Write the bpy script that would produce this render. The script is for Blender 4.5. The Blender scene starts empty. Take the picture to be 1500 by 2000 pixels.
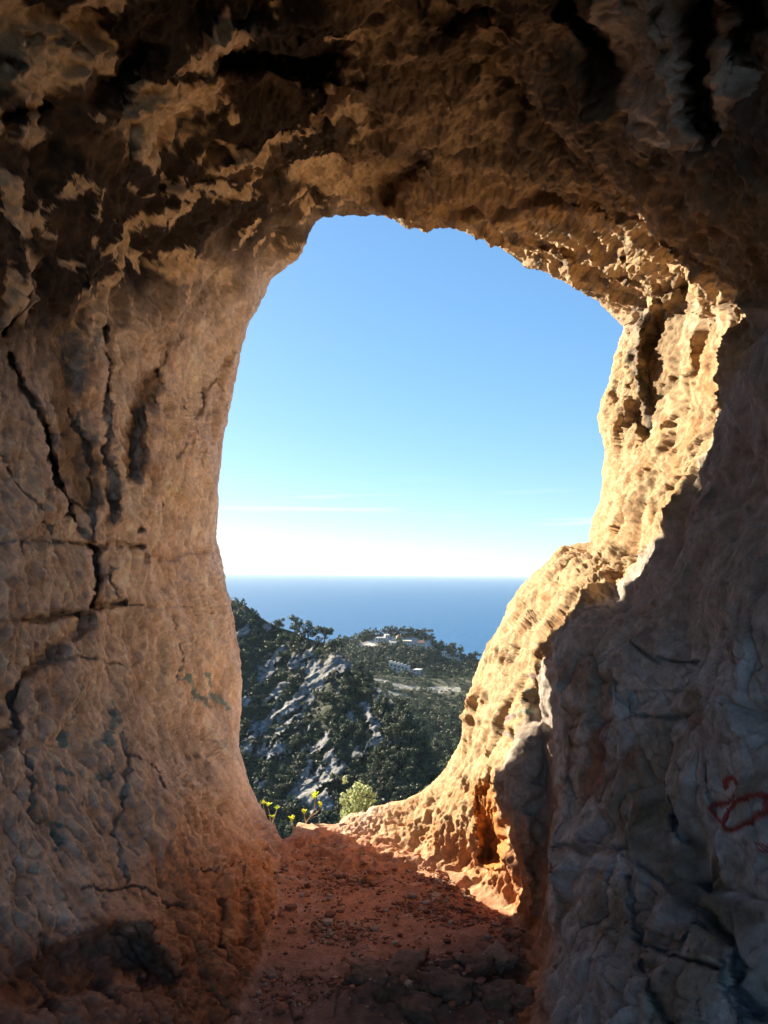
import bpy, math, random
import numpy as np
from mathutils import Matrix, Vector

random.seed(7)
rng = np.random.default_rng(7)
scene = bpy.context.scene
col = scene.collection

# ------------------------------------------------------------------ camera
PITCH, ROLL = math.radians(4.40), math.radians(0.62)
CAMZ = 1.5
FPX = 1500.0
cam_data = bpy.data.cameras.new('camera')
cam = bpy.data.objects.new('camera', cam_data)
col.objects.link(cam)
cam_data.sensor_fit = 'VERTICAL'
cam_data.sensor_height = 32.0
cam_data.lens = 24.0
cam_data.clip_start = 0.05
cam_data.clip_end = 60000
CM = Matrix.Translation((0, 0, CAMZ)) @ Matrix.Rotation(math.pi / 2 + PITCH, 4, 'X') @ Matrix.Rotation(ROLL, 4, 'Z')
cam.matrix_world = CM
scene.camera = cam
R3 = np.array(CM.to_3x3())

# ------------------------------------------------------------------ light
SUN_AZ = math.radians(40.0)      # to the left of the viewing direction
SUN_EL = math.radians(19.5)
SUNV = Vector((-math.sin(SUN_AZ) * math.cos(SUN_EL), math.cos(SUN_AZ) * math.cos(SUN_EL), math.sin(SUN_EL)))
sl = bpy.data.lights.new('sun', 'SUN')
sl.energy = 4.6
sl.angle = math.radians(0.55)
sl.color = (1.0, 0.86, 0.64)
so = bpy.data.objects.new('sun', sl)
so.rotation_euler = SUNV.to_track_quat('Z', 'Y').to_euler()
so.location = (-30, 40, 40)
col.objects.link(so)

world = bpy.data.worlds.new('World')
scene.world = world
world.use_nodes = True
wn, wl = world.node_tree.nodes, world.node_tree.links
bg = wn['Background']
sky = wn.new('ShaderNodeTexSky')
sky.sky_type = 'NISHITA'
sky.sun_disc = False
sky.sun_elevation = SUN_EL
sky.sun_rotation = -SUN_AZ
sky.altitude = 100
sky.air_density = 0.85
sky.dust_density = 0.2
sky.ozone_density = 6.0
tc = wn.new('ShaderNodeTexCoord')
mp = wn.new('ShaderNodeMapping')
mp.inputs['Scale'].default_value = (2.2, 2.2, 46.0)
mp.inputs['Rotation'].default_value = (0.0, 0.035, 0.0)
nz = wn.new('ShaderNodeTexNoise')
nz.inputs['Scale'].default_value = 1.6
nz.inputs['Detail'].default_value = 6
nz.inputs['Distortion'].default_value = 0.6
rp = wn.new('ShaderNodeMapRange')
rp.inputs['From Min'].default_value = 0.57
rp.inputs['From Max'].default_value = 0.80
rp.inputs['To Max'].default_value = 0.85
sx = wn.new('ShaderNodeSeparateXYZ')
band = wn.new('ShaderNodeMapRange')
band.inputs['From Min'].default_value = 0.125
band.inputs['From Max'].default_value = 0.06
band.inputs['To Min'].default_value = 0.0
band.inputs['To Max'].default_value = 1.0
mul = wn.new('ShaderNodeMath'); mul.operation = 'MULTIPLY'
mixc = wn.new('ShaderNodeMixRGB')
mixc.inputs['Color2'].default_value = (3.9, 3.85, 3.7, 1)
wl.new(tc.outputs['Generated'], mp.inputs['Vector'])
wl.new(mp.outputs['Vector'], nz.inputs['Vector'])
wl.new(nz.outputs['Fac'], rp.inputs['Value'])
wl.new(tc.outputs['Generated'], sx.inputs['Vector'])
wl.new(sx.outputs['Z'], band.inputs['Value'])
wl.new(rp.outputs['Result'], mul.inputs[0])
wl.new(band.outputs['Result'], mul.inputs[1])
wl.new(mul.outputs['Value'], mixc.inputs['Fac'])
hs = wn.new('ShaderNodeHueSaturation')
hs.inputs['Saturation'].default_value = 1.1
wl.new(sky.outputs['Color'], hs.inputs['Color'])
gm = wn.new('ShaderNodeGamma')
gm.inputs['Gamma'].default_value = 0.65
wl.new(hs.outputs['Color'], gm.inputs['Color'])
wl.new(gm.outputs['Color'], mixc.inputs['Color1'])
wl.new(mixc.outputs['Color'], bg.inputs['Color'])
bg.inputs['Strength'].default_value = 0.085

scene.view_settings.view_transform = 'Standard'
scene.view_settings.look = 'None'
scene.view_settings.exposure = 2.1
scene.view_settings.gamma = 1.0
scene.view_settings.use_curve_mapping = False
scene.render.engine = 'CYCLES'
scene.cycles.use_denoising = True
scene.cycles.max_bounces = 10
scene.cycles.diffuse_bounces = 8
scene.cycles.glossy_bounces = 3
scene.cycles.transmission_bounces = 4
scene.cycles.volume_bounces = 0
scene.cycles.sample_clamp_indirect = 8.0
scene.cycles.caustics_reflective = False
scene.cycles.caustics_refractive = False

# ------------------------------------------------------------------ numeric helpers
_perm = np.random.default_rng(3).permutation(256).astype(np.int32)
PERM = np.concatenate([_perm, _perm, _perm])
_g = np.random.default_rng(4).normal(size=(256, 3)).astype(np.float32)
GRAD = _g / np.linalg.norm(_g, axis=1, keepdims=True)
RND3 = np.random.default_rng(5).random((256, 3)).astype(np.float32)
RND3B = (np.random.default_rng(6).random((256, 3)).astype(np.float32) - 0.5) * 2


def pn(P, seed=0):
    """gradient noise, about -0.7..0.7"""
    P = np.asarray(P, dtype=np.float32) + np.float32(seed * 17.37)
    I = np.floor(P).astype(np.int32)
    F = P - I
    I &= 255
    U = F * F * F * (F * (F * 6 - 15) + 10)
    out = np.zeros(len(P), np.float32)
    for dx in (0, 1):
        wx = U[:, 0] if dx else 1 - U[:, 0]
        a = PERM[I[:, 0] + dx]
        for dy in (0, 1):
            wy = wx * (U[:, 1] if dy else 1 - U[:, 1])
            b = PERM[a + I[:, 1] + dy]
            for dz in (0, 1):
                w = wy * (U[:, 2] if dz else 1 - U[:, 2])
                g = GRAD[PERM[b + I[:, 2] + dz]]
                out += w * (g[:, 0] * (F[:, 0] - dx) + g[:, 1] * (F[:, 1] - dy) + g[:, 2] * (F[:, 2] - dz))
    return out * 1.4


def fbm(P, octv=4, seed=0, gain=0.5, lac=2.03):
    a, s, out = 1.0, 1.0, 0
    for k in range(octv):
        out = out + a * pn(P * s, seed + k)
        a *= gain
        s *= lac
    return out


def ridged(P, octv=4, seed=0, gain=0.5):
    a, s, out = 1.0, 1.0, 0
    for k in range(octv):
        out = out + a * (1 - 2.2 * np.abs(pn(P * s, seed + k)))
        a *= gain
        s *= 2.1
    return out


def cells(P, seed=0):
    """nearest-cell facets: returns a tilted-plane value per cell and distance F1"""
    P = np.asarray(P, dtype=np.float32) + np.float32(seed * 11.7)
    I = np.floor(P).astype(np.int32)
    best = np.full(len(P), 9e9, np.float32)
    sec = np.full(len(P), 9e9, np.float32)
    val = np.full(len(P), -9e9, np.float32)
    for dx in (-1, 0, 1):
        a = PERM[(I[:, 0] + dx) & 255]
        for dy in (-1, 0, 1):
            b = PERM[a + ((I[:, 1] + dy) & 255)]
            for dz in (-1, 0, 1):
                h = PERM[b + ((I[:, 2] + dz) & 255)]
                D = P - (I + np.array([dx, dy, dz], np.int32)) - RND3[h]
                d2 = (D * D).sum(1)
                t = RND3B[h]
                val = np.maximum(val, (t * D).sum(1) * 0.8 + t[:, 0] * 0.4 - 1.3 * d2)
                sec = np.minimum(sec, np.maximum(best, d2))
                best = np.minimum(best, d2)
    return 0.2 - val - 1.3 * best, np.sqrt(best), np.sqrt(sec)


def sstep(a, b, x):
    t = np.clip((x - a) / (b - a), 0, 1)
    return t * t * (3 - 2 * t)


def px2w(x, y, d):
    """a sight line of the photograph and a distance along the axis -> a place in the world"""
    x, y, d = np.broadcast_arrays(np.asarray(x, float), np.asarray(y, float), np.asarray(d, float))
    V = np.stack([(x - 750) / FPX * d, (1000 - y) / FPX * d, -d], -1)
    return V @ R3.T + np.array([0, 0, CAMZ])


def segdist(x, y, pts):
    """distance in picture units to a polyline"""
    best = np.full(x.shape, 1e9)
    if len(pts) == 1:
        return np.hypot(x - pts[0][0], y - pts[0][1])
    for (ax, ay), (bx, by) in zip(pts[:-1], pts[1:]):
        vx, vy = bx - ax, by - ay
        t = np.clip(((x - ax) * vx + (y - ay) * vy) / (vx * vx + vy * vy + 1e-9), 0, 1)
        best = np.minimum(best, np.hypot(x - ax - t * vx, y - ay - t * vy))
    return best


def inpoly(x, y, poly):
    c = np.zeros(x.shape, bool)
    n = len(poly)
    for i in range(n):
        (ax, ay), (bx, by) = poly[i], poly[(i + 1) % n]
        m = ((ay > y) != (by > y)) & (x < (bx - ax) * (y - ay) / (by - ay + 1e-12) + ax)
        c ^= m
    return c


class TPS:
    def __init__(self, pts):
        p = np.array(pts, float)
        self.c = p[:, :2] / 1000
        w = 1 / p[:, 2]
        n = len(p)
        K = self.ker(np.linalg.norm(self.c[:, None] - self.c[None], axis=2)) + np.eye(n) * 2e-4
        Q = np.concatenate([np.ones((n, 1)), self.c], 1)
        A = np.block([[K, Q], [Q.T, np.zeros((3, 3))]])
        s = np.linalg.solve(A, np.concatenate([w, np.zeros(3)]))
        self.a, self.b = s[:n], s[n:]

    @staticmethod
    def ker(r):
        return np.where(r > 1e-9, r * r * np.log(np.maximum(r, 1e-9)), 0)

    def __call__(self, x, y):
        X = np.stack([x, y], -1) / 1000
        out = np.empty(len(X))
        for i in range(0, len(X), 60000):
            q = X[i:i + 60000]
            r = np.sqrt(((q[:, None] - self.c[None]) ** 2).sum(2))
            out[i:i + 60000] = self.ker(r) @ self.a + self.b[0] + q @ self.b[1:]
        return out


def mesh_np(name, V, F, smooth=True, colors=None, mat=None, parent=None, normals=None, attrs=None):
    V = np.ascontiguousarray(V, dtype=np.float32)
    F = np.ascontiguousarray(F, dtype=np.int32)
    me = bpy.data.meshes.new(name)
    n = F.shape[1]
    me.vertices.add(len(V))
    me.vertices.foreach_set('co', V.ravel())
    me.loops.add(F.size)
    me.loops.foreach_set('vertex_index', F.ravel())
    me.polygons.add(len(F))
    me.polygons.foreach_set('loop_start', np.arange(0, F.size, n, dtype=np.int32))
    me.polygons.foreach_set('use_smooth', np.full(len(F), smooth))
    me.update(calc_edges=True)
    if colors is not None:
        a = me.attributes.new('tint', 'FLOAT_COLOR', 'POINT')
        c = np.ones((len(V), 4), np.float32)
        c[:, :3] = colors
        a.data.foreach_set('color', c.ravel())
    for k, v in (attrs or {}).items():
        a = me.attributes.new(k, 'FLOAT', 'POINT')
        a.data.foreach_set('value', np.ascontiguousarray(v, dtype=np.float32))
    if normals is not None:
        me.normals_split_custom_set_from_vertices(normals.tolist())
    if mat:
        me.materials.append(mat)
    o = bpy.data.objects.new(name, me)
    col.objects.link(o)
    o.parent = parent
    return o


def tag(o, label=None, cat=None, group=None, kind=None):
    if label: o['label'] = label
    if cat: o['category'] = cat
    if group: o['group'] = group
    if kind: o['kind'] = kind
    return o


def empty(name, loc):
    o = bpy.data.objects.new(name, None)
    o.empty_display_size = 0.1
    o.location = loc
    col.objects.link(o)
    return o


# ------------------------------------------------------------------ materials
def new_mat(name):
    m = bpy.data.materials.new(name)
    m.use_nodes = True
    return m, m.node_tree.nodes, m.node_tree.links, m.node_tree.nodes['Principled BSDF']


def rock_mat(name, rough=0.92, bump=0.8, scale=1.0, var=0.5):
    m, n, l, b = new_mat(name)
    at = n.new('ShaderNodeAttribute'); at.attribute_name = 'tint'
    co = n.new('ShaderNodeTexCoord')
    n1 = n.new('ShaderNodeTexNoise'); n1.inputs['Scale'].default_value = 9 * scale; n1.inputs['Detail'].default_value = 12; n1.inputs['Roughness'].default_value = 0.72
    n2 = n.new('ShaderNodeTexNoise'); n2.inputs['Scale'].default_value = 55 * scale; n2.inputs['Detail'].default_value = 8; n2.inputs['Roughness'].default_value = 0.8
    v1 = n.new('ShaderNodeTexVoronoi'); v1.inputs['Scale'].default_value = 38 * scale; v1.feature = 'F1'
    for q in (n1, n2, v1):
        l.new(co.outputs['Object'], q.inputs['Vector'])
    add = n.new('ShaderNodeMath'); add.operation = 'ADD'
    l.new(n1.outputs['Fac'], add.inputs[0]); l.new(n2.outputs['Fac'], add.inputs[1])
    mr = n.new('ShaderNodeMapRange')
    mr.inputs['From Min'].default_value = 0.62; mr.inputs['From Max'].default_value = 1.38
    mr.inputs['To Min'].default_value = 1 - var; mr.inputs['To Max'].default_value = 1 + var
    l.new(add.outputs[0], mr.inputs['Value'])
    mu = n.new('ShaderNodeMixRGB'); mu.blend_type = 'MULTIPLY'; mu.inputs['Fac'].default_value = 1
    l.new(at.outputs['Color'], mu.inputs['Color1']); l.new(mr.outputs['Result'], mu.inputs['Color2'])
    l.new(mu.outputs['Color'], b.inputs['Base Color'])
    b.inputs['Roughness'].default_value = rough
    b.inputs['Specular IOR Level'].default_value = 0.2
    h = n.new('ShaderNodeMath'); h.operation = 'MULTIPLY_ADD'; h.inputs[1].default_value = 0.35
    l.new(v1.outputs['Distance'], h.inputs[0]); l.new(n2.outputs['Fac'], h.inputs[2])
    bp = n.new('ShaderNodeBump'); bp.inputs['Strength'].default_value = bump; bp.inputs['Distance'].default_value = 0.022 / scale
    l.new(h.outputs[0], bp.inputs['Height'])
    l.new(bp.outputs['Normal'], b.inputs['Normal'])
    return m


def plain_mat(name, rgb, rough=0.85, var=0.12, scale=4.0, spec=0.25):
    m, n, l, b = new_mat(name)
    co = n.new('ShaderNodeTexCoord')
    nz = n.new('ShaderNodeTexNoise'); nz.inputs['Scale'].default_value = scale; nz.inputs['Detail'].default_value = 5
    l.new(co.outputs['Object'], nz.inputs['Vector'])
    r = n.new('ShaderNodeMapRange'); r.inputs['To Min'].default_value = 1 - var; r.inputs['To Max'].default_value = 1 + var
    l.new(nz.outputs['Fac'], r.inputs['Value'])
    mu = n.new('ShaderNodeMixRGB'); mu.blend_type = 'MULTIPLY'; mu.inputs['Fac'].default_value = 1
    mu.inputs['Color1'].default_value = (*rgb, 1)
    l.new(r.outputs['Result'], mu.inputs['Color2'])
    l.new(mu.outputs['Color'], b.inputs['Base Color'])
    b.inputs['Roughness'].default_value = rough
    b.inputs['Specular IOR Level'].default_value = spec
    return m


def leaf_mat(name, rgb, trans=0.35, var=0.5, use_tint=True):
    m, n, l, b = new_mat(name)
    out = n['Material Output']
    at = n.new('ShaderNodeAttribute'); at.attribute_name = 'tint'
    oi = n.new('ShaderNodeObjectInfo')
    r = n.new('ShaderNodeMapRange'); r.inputs['To Min'].default_value = 1 - var * 0.6; r.inputs['To Max'].default_value = 1 + var * 0.6
    l.new(oi.outputs['Random'], r.inputs['Value'])
    mu = n.new('ShaderNodeMixRGB'); mu.blend_type = 'MULTIPLY'; mu.inputs['Fac'].default_value = 1
    mu.inputs['Color1'].default_value = (*rgb, 1)
    l.new(at.outputs['Color'], mu.inputs['Color2'])
    mv = n.new('ShaderNodeMixRGB'); mv.blend_type = 'MULTIPLY'; mv.inputs['Fac'].default_value = 1
    l.new(mu.outputs['Color'], mv.inputs['Color1']); l.new(r.outputs['Result'], mv.inputs['Color2'])
    l.new(mv.outputs['Color'], b.inputs['Base Color'])
    b.inputs['Roughness'].default_value = 0.6
    b.inputs['Specular IOR Level'].default_value = 0.25
    t = n.new('ShaderNodeBsdfTranslucent'); l.new(mv.outputs['Color'], t.inputs['Color'])
    mx = n.new('ShaderNodeMixShader'); mx.inputs['Fac'].default_value = trans
    l.new(b.outputs[0], mx.inputs[1]); l.new(t.outputs[0], mx.inputs[2]); l.new(mx.outputs[0], out.inputs['Surface'])
    return m


M_ROCK = rock_mat('cave_limestone')
M_FLOOR = rock_mat('red_earth', bump=0.8, scale=1.3)
M_CLIFF = rock_mat('cliff_limestone')
M_TERR = rock_mat('hill_ground', bump=0.5, scale=0.03, var=0.35)
M_STONE = rock_mat('loose_stone', scale=1.5)

# ------------------------------------------------------------------ cave shell
SIL = [(745, 412), (760, 417), (795, 430), (825, 440), (860, 434), (890, 435), (915, 450), (950, 472), (985, 492), (1030, 525), (1070, 535),
       (1125, 560), (1165, 587), (1200, 620), (1220, 640), (1208, 680), (1198, 716), (1186, 760), (1176, 784), (1166, 820), (1176, 848),
       (1182, 880), (1180, 932), (1172, 984), (1160, 1012), (1156, 1044), (1155, 1061), (1124, 1068), (1096, 1076), (1072, 1100), (1040, 1124),
       (1016, 1148), (996, 1180), (972, 1228), (952, 1260), (940, 1290), (928, 1324), (916, 1388), (906, 1444), (888, 1472), (860, 1512),
       (824, 1544), (784, 1568), (748, 1574), (724, 1580), (716, 1588), (690, 1590), (676, 1594), (660, 1606), (640, 1612), (600, 1622),
       (568, 1632), (554, 1640), (548, 1636), (536, 1612), (520, 1598), (504, 1572), (484, 1516), (466, 1460), (464, 1420), (471, 1380), (472, 1340),
       (470, 1310), (468, 1276), (460, 1220), (452, 1172), (444, 1144), (434, 1092), (422, 1060), (424, 1000), (426, 940), (434, 872), (446, 820), (452, 792),
       (460, 720), (466, 690), (487, 625), (505, 595), (530, 545), (555, 525), (580, 505), (592, 475), (610, 442), (627, 422), (670, 417)]
CX, CY = 800.0, 1000.0
sp = np.array(SIL, float)
ang = np.unwrap(np.arctan2(sp[:, 1] - CY, sp[:, 0] - CX))
rad = np.hypot(sp[:, 0] - CX, sp[:, 1] - CY)
NT, NR = 1900, 355
# spread the spokes half by angle, half by outline length
seg = np.hypot(*(np.roll(sp, -1, 0) - sp).T)
angc = np.append(ang, ang[0] + 2 * math.pi)
radc = np.append(rad, rad[0])
u = np.append(0, np.cumsum(np.append(0.5 * np.diff(ang) / (2 * math.pi) + 0, 0.5 * (angc[-1] - angc[-2]) / (2 * math.pi)) + 0.5 * seg / seg.sum()))
th = np.interp(np.arange(NT) / NT * u[-1], u, angc)
# straight picture-space outline between the traced points
k = np.clip(np.searchsorted(angc, th, side='right') - 1, 0, len(SIL) - 1)
A, B = sp[k], sp[(k + 1) % len(SIL)]
dxy = np.stack([np.cos(th), np.sin(th)], 1)
e = B - A
den = dxy[:, 0] * e[:, 1] - dxy[:, 1] * e[:, 0]
rs = ((A[:, 0] - CX) * e[:, 1] - (A[:, 1] - CY) * e[:, 0]) / np.where(abs(den) < 1e-9, 1e-9, den)
rs = np.clip(rs, radc.min(), radc.max())
BX0, BX1, BY0, BY1 = -330., 1830., -330., 2330.
with np.errstate(divide='ignore'):
    tx = np.where(dxy[:, 0] > 0, (BX1 - CX) / dxy[:, 0], (BX0 - CX) / dxy[:, 0])
    ty = np.where(dxy[:, 1] > 0, (BY1 - CY) / dxy[:, 1], (BY0 - CY) / dxy[:, 1])
rb = np.minimum(np.abs(tx), np.abs(ty))
gv = (np.arange(NR) / (NR - 1)) ** 1.1
RAD = rs[None] + (rb - rs)[None] * gv[:, None]                  # NR x NT
PX = (CX + RAD * dxy[None, :, 0]).ravel()
PY = (CY + RAD * dxy[None, :, 1]).ravel()
SD = (RAD - rs[None]).ravel()

wall_pts = [
    # left wall
    (-330, 300, 1.40), (-330, 1000, 1.45), (-330, 1600, 1.45), (-330, 2200, 1.3), (0, 300, 2.25), (0, 600, 2.3), (0, 1000, 2.3), (0, 1400, 2.25), (0, 1800, 2.05), (0, 2000, 1.9),
    (150, 600, 2.9), (150, 1000, 2.85), (150, 1400, 2.7), (150, 1800, 2.32), (300, 600, 3.6), (300, 1000, 3.65), (300, 1400, 3.3), (300, 1700, 2.8), (300, 1900, 2.45),
    (400, 900, 4.45), (400, 1300, 4.05), (400, 1550, 3.4), (400, 1800, 2.8), (500, 1700, 3.5), (490, 1850, 2.95), (470, 2000, 2.6), (430, 2200, 2.1),
    (627, 422, 4.6), (530, 545, 4.9), (466, 690, 5.0), (430, 900, 5.05), (422, 1060, 5.05), (452, 1172, 5.0), (472, 1340, 4.9), (464, 1420, 4.8), (504, 1572, 4.65), (548, 1636, 4.5),
    # ceiling
    (-330, -330, 1.3), (0, 0, 2.15), (400, 0, 2.65), (750, 0, 2.8), (1100, 0, 2.6), (1500, 0, 1.95), (1830, -330, 1.3), (750, -330, 2.1), (400, 250, 3.35), (750, 200, 3.45),
    (1100, 250, 3.15), (1400, 300, 2.3), (750, 330, 4.05), (550, 400, 4.25), (200, 300, 2.85), (745, 412, 4.7), (825, 440, 4.8), (950, 472, 4.85), (1070, 535, 4.85), (1165, 587, 4.9), (1220, 640, 4.95),
    (1000, 415, 4.25), (1100, 440, 4.0), (1300, 490, 3.3), (1440, 560, 2.75), (1300, 420, 2.95), (1450, 480, 2.35),
    # right lit wall
    (1176, 784, 4.9), (1182, 900, 4.9), (1160, 1012, 4.75), (1155, 1060, 4.55), (1096, 1076, 4.65), (1016, 1148, 4.6), (952, 1260, 4.6), (916, 1388, 4.7), (888, 1472, 4.75), (824, 1544, 4.75), (748, 1574, 4.7), (676, 1594, 4.55),
    (1300, 760, 3.7), (1250, 900, 3.95), (1200, 1000, 4.1), (1050, 1200, 3.95), (1000, 1300, 4.0), (960, 1450, 3.95), (930, 1550, 3.9), (850, 1620, 4.15), (940, 1680, 3.7),
    # edge where it turns into the shade
    (1480, 620, 2.6), (1420, 770, 2.8), (1340, 930, 3.0), (1270, 1010, 3.1), (1160, 1140, 3.22), (1060, 1240, 3.28), (1045, 1330, 3.3), (1025, 1420, 3.33), (992, 1500, 3.38), (988, 1600, 3.42), (1000, 1700, 3.42), (1015, 1790, 3.36),
    # right dark wall
    (1500, 700, 2.05), (1500, 1000, 2.0), (1400, 1000, 2.4), (1330, 1060, 2.68), (1230, 1170, 2.92), (1300, 1190, 2.6), (1500, 1300, 1.8), (1300, 1300, 2.35), (1150, 1300, 2.8), (1060, 1500, 3.1), (1060, 1700, 3.05), (1050, 1870, 2.9),
    (1120, 1500, 2.72), (1300, 1500, 2.2), (1500, 1500, 1.72), (1130, 1750, 2.5), (1300, 1700, 2.02), (1500, 1700, 1.62), (1090, 1950, 2.35), (1300, 1950, 1.8), (1500, 1950, 1.48),
    (1830, 2200, 1.05), (1830, 1300, 1.3), (1830, 700, 1.4), (1150, 2250, 1.9),
    # under the floor
    (620, 1660, 4.6), (750, 1700, 4.5), (860, 1740, 4.1), (750, 1850, 4.0), (750, 2000, 3.3), (750, 2250, 2.6), (620, 1850, 3.9), (880, 1870, 3.6),
]
tps = TPS(wall_pts)
w_wall = np.clip(tps(PX, PY), 0.19, 0.95)
# floor: level red earth, a little higher along the foot of the walls
yn = (1000 - PY) / FPX
xn = (PX - 750) / FPX
rayz = xn * R3[2, 0] + yn * R3[2, 1] - R3[2, 2]
w_floor = np.clip(-rayz / CAMZ, 0.0, 0.95)
kk = 0.015
hh = np.clip(0.5 + 0.5 * (w_floor - w_wall) / kk, 0, 1)
W = w_wall * (1 - hh) + w_floor * hh + kk * hh * (1 - hh)
isfloor = sstep(0.3, 0.9, hh)
D = 1 / W
D += 0.16 * np.exp(-SD / 16.0) * (1 - 0.7 * isfloor)

# cracks, hollows and ridges: (polyline, half width, metres away from / towards the viewer)
FEAT = [
    ([(12, 690), (45, 760), (75, 830), (90, 900), (100, 960), (130, 1020)], 6, .10), ([(76, 850), (92, 905), (98, 950)], 10, .22), ([(0, 640), (22, 560), (20, 520)], 8, .10),
    ([(160, 1075), (170, 1130), (163, 1185)], 9, .17), ([(165, 1185), (200, 1184), (234, 1180)], 6, .13), ([(18, 1212), (80, 1206), (138, 1201)], 6, .15),
    ([(150, 1212), (100, 1265), (60, 1300), (32, 1360), (20, 1420), (-20, 1460)], 13, .12), ([(130, 1068), (200, 1064), (255, 1068)], 5, .08),
    ([(250, 1030)], 10, .1), ([(258, 1094)], 9, .07), ([(310, 960), (304, 985)], 11, .11), ([(205, 640), (203, 670)], 7, .12), ([(192, 985), (190, 1010)], 8, .08), ([(303, 784)], 4, .05), ([(355, 792)], 4, .05),
    ([(300, 735), (255, 840), (240, 925)], 20, .14), ([(196, 700), (190, 850), (192, 990)], 9, .08), ([(215, 880), (225, 1000)], 16, -.06), ([(420, 600), (300, 780), (268, 900)], 24, -.07),
    ([(445, 690), (400, 755), (372, 850), (335, 895)], 5, .05), ([(430, 740), (396, 830), (385, 930)], 5, .04), ([(160, 560), (215, 640), (150, 760)], 26, -.06), ([(100, 620), (130, 800), (140, 960)], 24, .06),
    ([(205, 1115), (215, 1160)], 18, -.05), ([(195, 1110), (225, 1175)], 3, .04), ([(20, 1060), (40, 1150)], 4, .05), ([(230, 1440), (240, 1480), (238, 1560)], 4, .04),
    ([(100, 960), (130, 1020), (162, 1075)], 3, .05), ([(138, 1201), (165, 1186)], 4, .07), ([(234, 1180), (300, 1190), (360, 1182), (420, 1196)], 2.5, .03), ([(0, 890), (55, 990), (92, 1058), (160, 1068)], 2.5, .035), ([(255, 1068), (330, 1090), (400, 1075)], 2.5, .025),
    ([(60, 1300), (150, 1282), (240, 1300)], 2.5, .03), ([(130, 800), (160, 900), (155, 1000), (160, 1075)], 2.5, .035), ([(20, 1420), (60, 1500), (70, 1600)], 3, .035), ([(238, 1560), (225, 1640), (250, 1720)], 2.5, .025), ([(240, 1480), (300, 1500), (330, 1560)], 2, .02), ([(330, 1200), (350, 1290), (340, 1370)], 2, .02), ([(395, 1430), (420, 1540), (440, 1640)], 2, .02), ([(150, 1740), (260, 1730), (370, 1760)], 2.5, .03),
    ([(60, 1925), (130, 1890), (250, 1875)], 44, .13), ([(270, 1850), (330, 1900)], 22, .05), ([(30, 1895), (100, 1838), (200, 1800), (300, 1790)], 16, -.06), ([(290, 1810), (345, 1890)], 12, -.05),
    ([(470, 1750), (480, 1850)], 9, .07), ([(430, 1760), (440, 1880)], 7, .06), ([(510, 1700), (525, 1715)], 9, .08),
    # ceiling
    ([(440, 112), (530, 92), (620, 118)], 36, .26), ([(765, 350), (805, 312)], 24, .26), ([(0, 226), (90, 208)], 10, .12), ([(1352, 0), (1370, 120), (1386, 255)], 20, .2), ([(1480, 0), (1452, 70)], 34, .2), ([(1112, 0), (1185, 140), (1195, 190)], 16, .15),
    ([(880, 20), (960, 30)], 36, .16), ([(700, 170), (640, 240)], 20, -.1), ([(150, 20), (250, 90), (190, 180)], 30, .12), ([(1020, 200), (950, 120)], 28, .1), ([(430, 350), (330, 372)], 14, -.07), ([(560, 262), (450, 312)], 14, -.07), ([(420, 70), (520, 50)], 22, -.1),
    ([(1230, 40), (1290, 160), (1330, 260)], 50, -.12), ([(1420, 60), (1440, 170)], 26, -.08), ([(300, 230), (280, 290)], 48, -.09), ([(60, 130), (110, 120)], 50, -.08), ([(560, 620), (480, 720)], 7, .04),
    # inner edge of the outer arch
    ([(900, 418), (1020, 408), (1130, 425), (1240, 455), (1330, 492), (1420, 540), (1490, 600)], 14, -.10), ([(950, 440), (1100, 465), (1230, 500)], 12, .10), ([(1130, 500), (1230, 535), (1330, 560)], 14, .12), ([(1060, 480), (1180, 520)], 7, -.06), ([(1000, 470), (1090, 510)], 9, .08),
    # right wall
    ([(1330, 580), (1300, 640), (1285, 740), (1268, 830)], 32, .34), ([(1265, 600), (1250, 700), (1262, 800)], 9, -.10), ([(1360, 560), (1380, 620), (1340, 700)], 12, -.10), ([(1400, 590), (1395, 620)], 18, .16), ([(1440, 600), (1400, 720), (1370, 820)], 10, -.06), ([(1290, 850), (1320, 840)], 16, .1),
    ([(958, 1560), (968, 1610), (962, 1660)], 24, .26), ([(1060, 1185), (1035, 1245)], 20, .10), ([(946, 1385)], 9, .09), ([(958, 1275), (945, 1330)], 11, .09), ([(1075, 1120), (1100, 1095)], 10, -.05), ([(1052, 1142)], 11, .07),
    ([(1100, 1085), (1150, 1073)], 7, .07), ([(1190, 1060), (1230, 1040)], 12, .06), ([(966, 1440), (975, 1490), (970, 1540)], 5, .06), ([(1068, 1290), (1064, 1400), (1060, 1550), (1062, 1700), (1060, 1850)], 18, .13), ([(1240, 1085), (1180, 1155)], 30, .10),
    ([(1090, 1290), (1087, 1420), (1092, 1560), (1090, 1720), (1085, 1880)], 9, -.05), ([(1018, 1460), (1010, 1600), (1030, 1760)], 16, -.05),
    ([(1235, 1250), (1270, 1285), (1290, 1282), (1330, 1277)], 3, .05), ([(1210, 1340), (1230, 1400), (1340, 1398)], 4, .04), ([(1215, 1340), (1250, 1380)], 22, .03), ([(1300, 1455), (1310, 1560), (1330, 1640)], 6, .05), ([(1312, 1598), (1312, 1618)], 7, .08),
    ([(1100, 1660), (1160, 1655), (1230, 1670)], 8, .06), ([(1100, 1690), (1180, 1690)], 18, -.05), ([(1180, 1810), (1210, 1830)], 9, -.05), ([(1250, 1840), (1300, 1920), (1330, 2000)], 6, .06), ([(1350, 1720), (1440, 1840), (1480, 1990)], 7, .06),
    ([(1230, 1720), (1260, 1850)], 5, .04), ([(1280, 1860), (1420, 1900)], 4, .04), ([(1390, 1500), (1400, 1580)], 5, .03),
]
pxy = np.stack([PX, PY, 0 * PX], 1).astype(np.float32)
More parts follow.
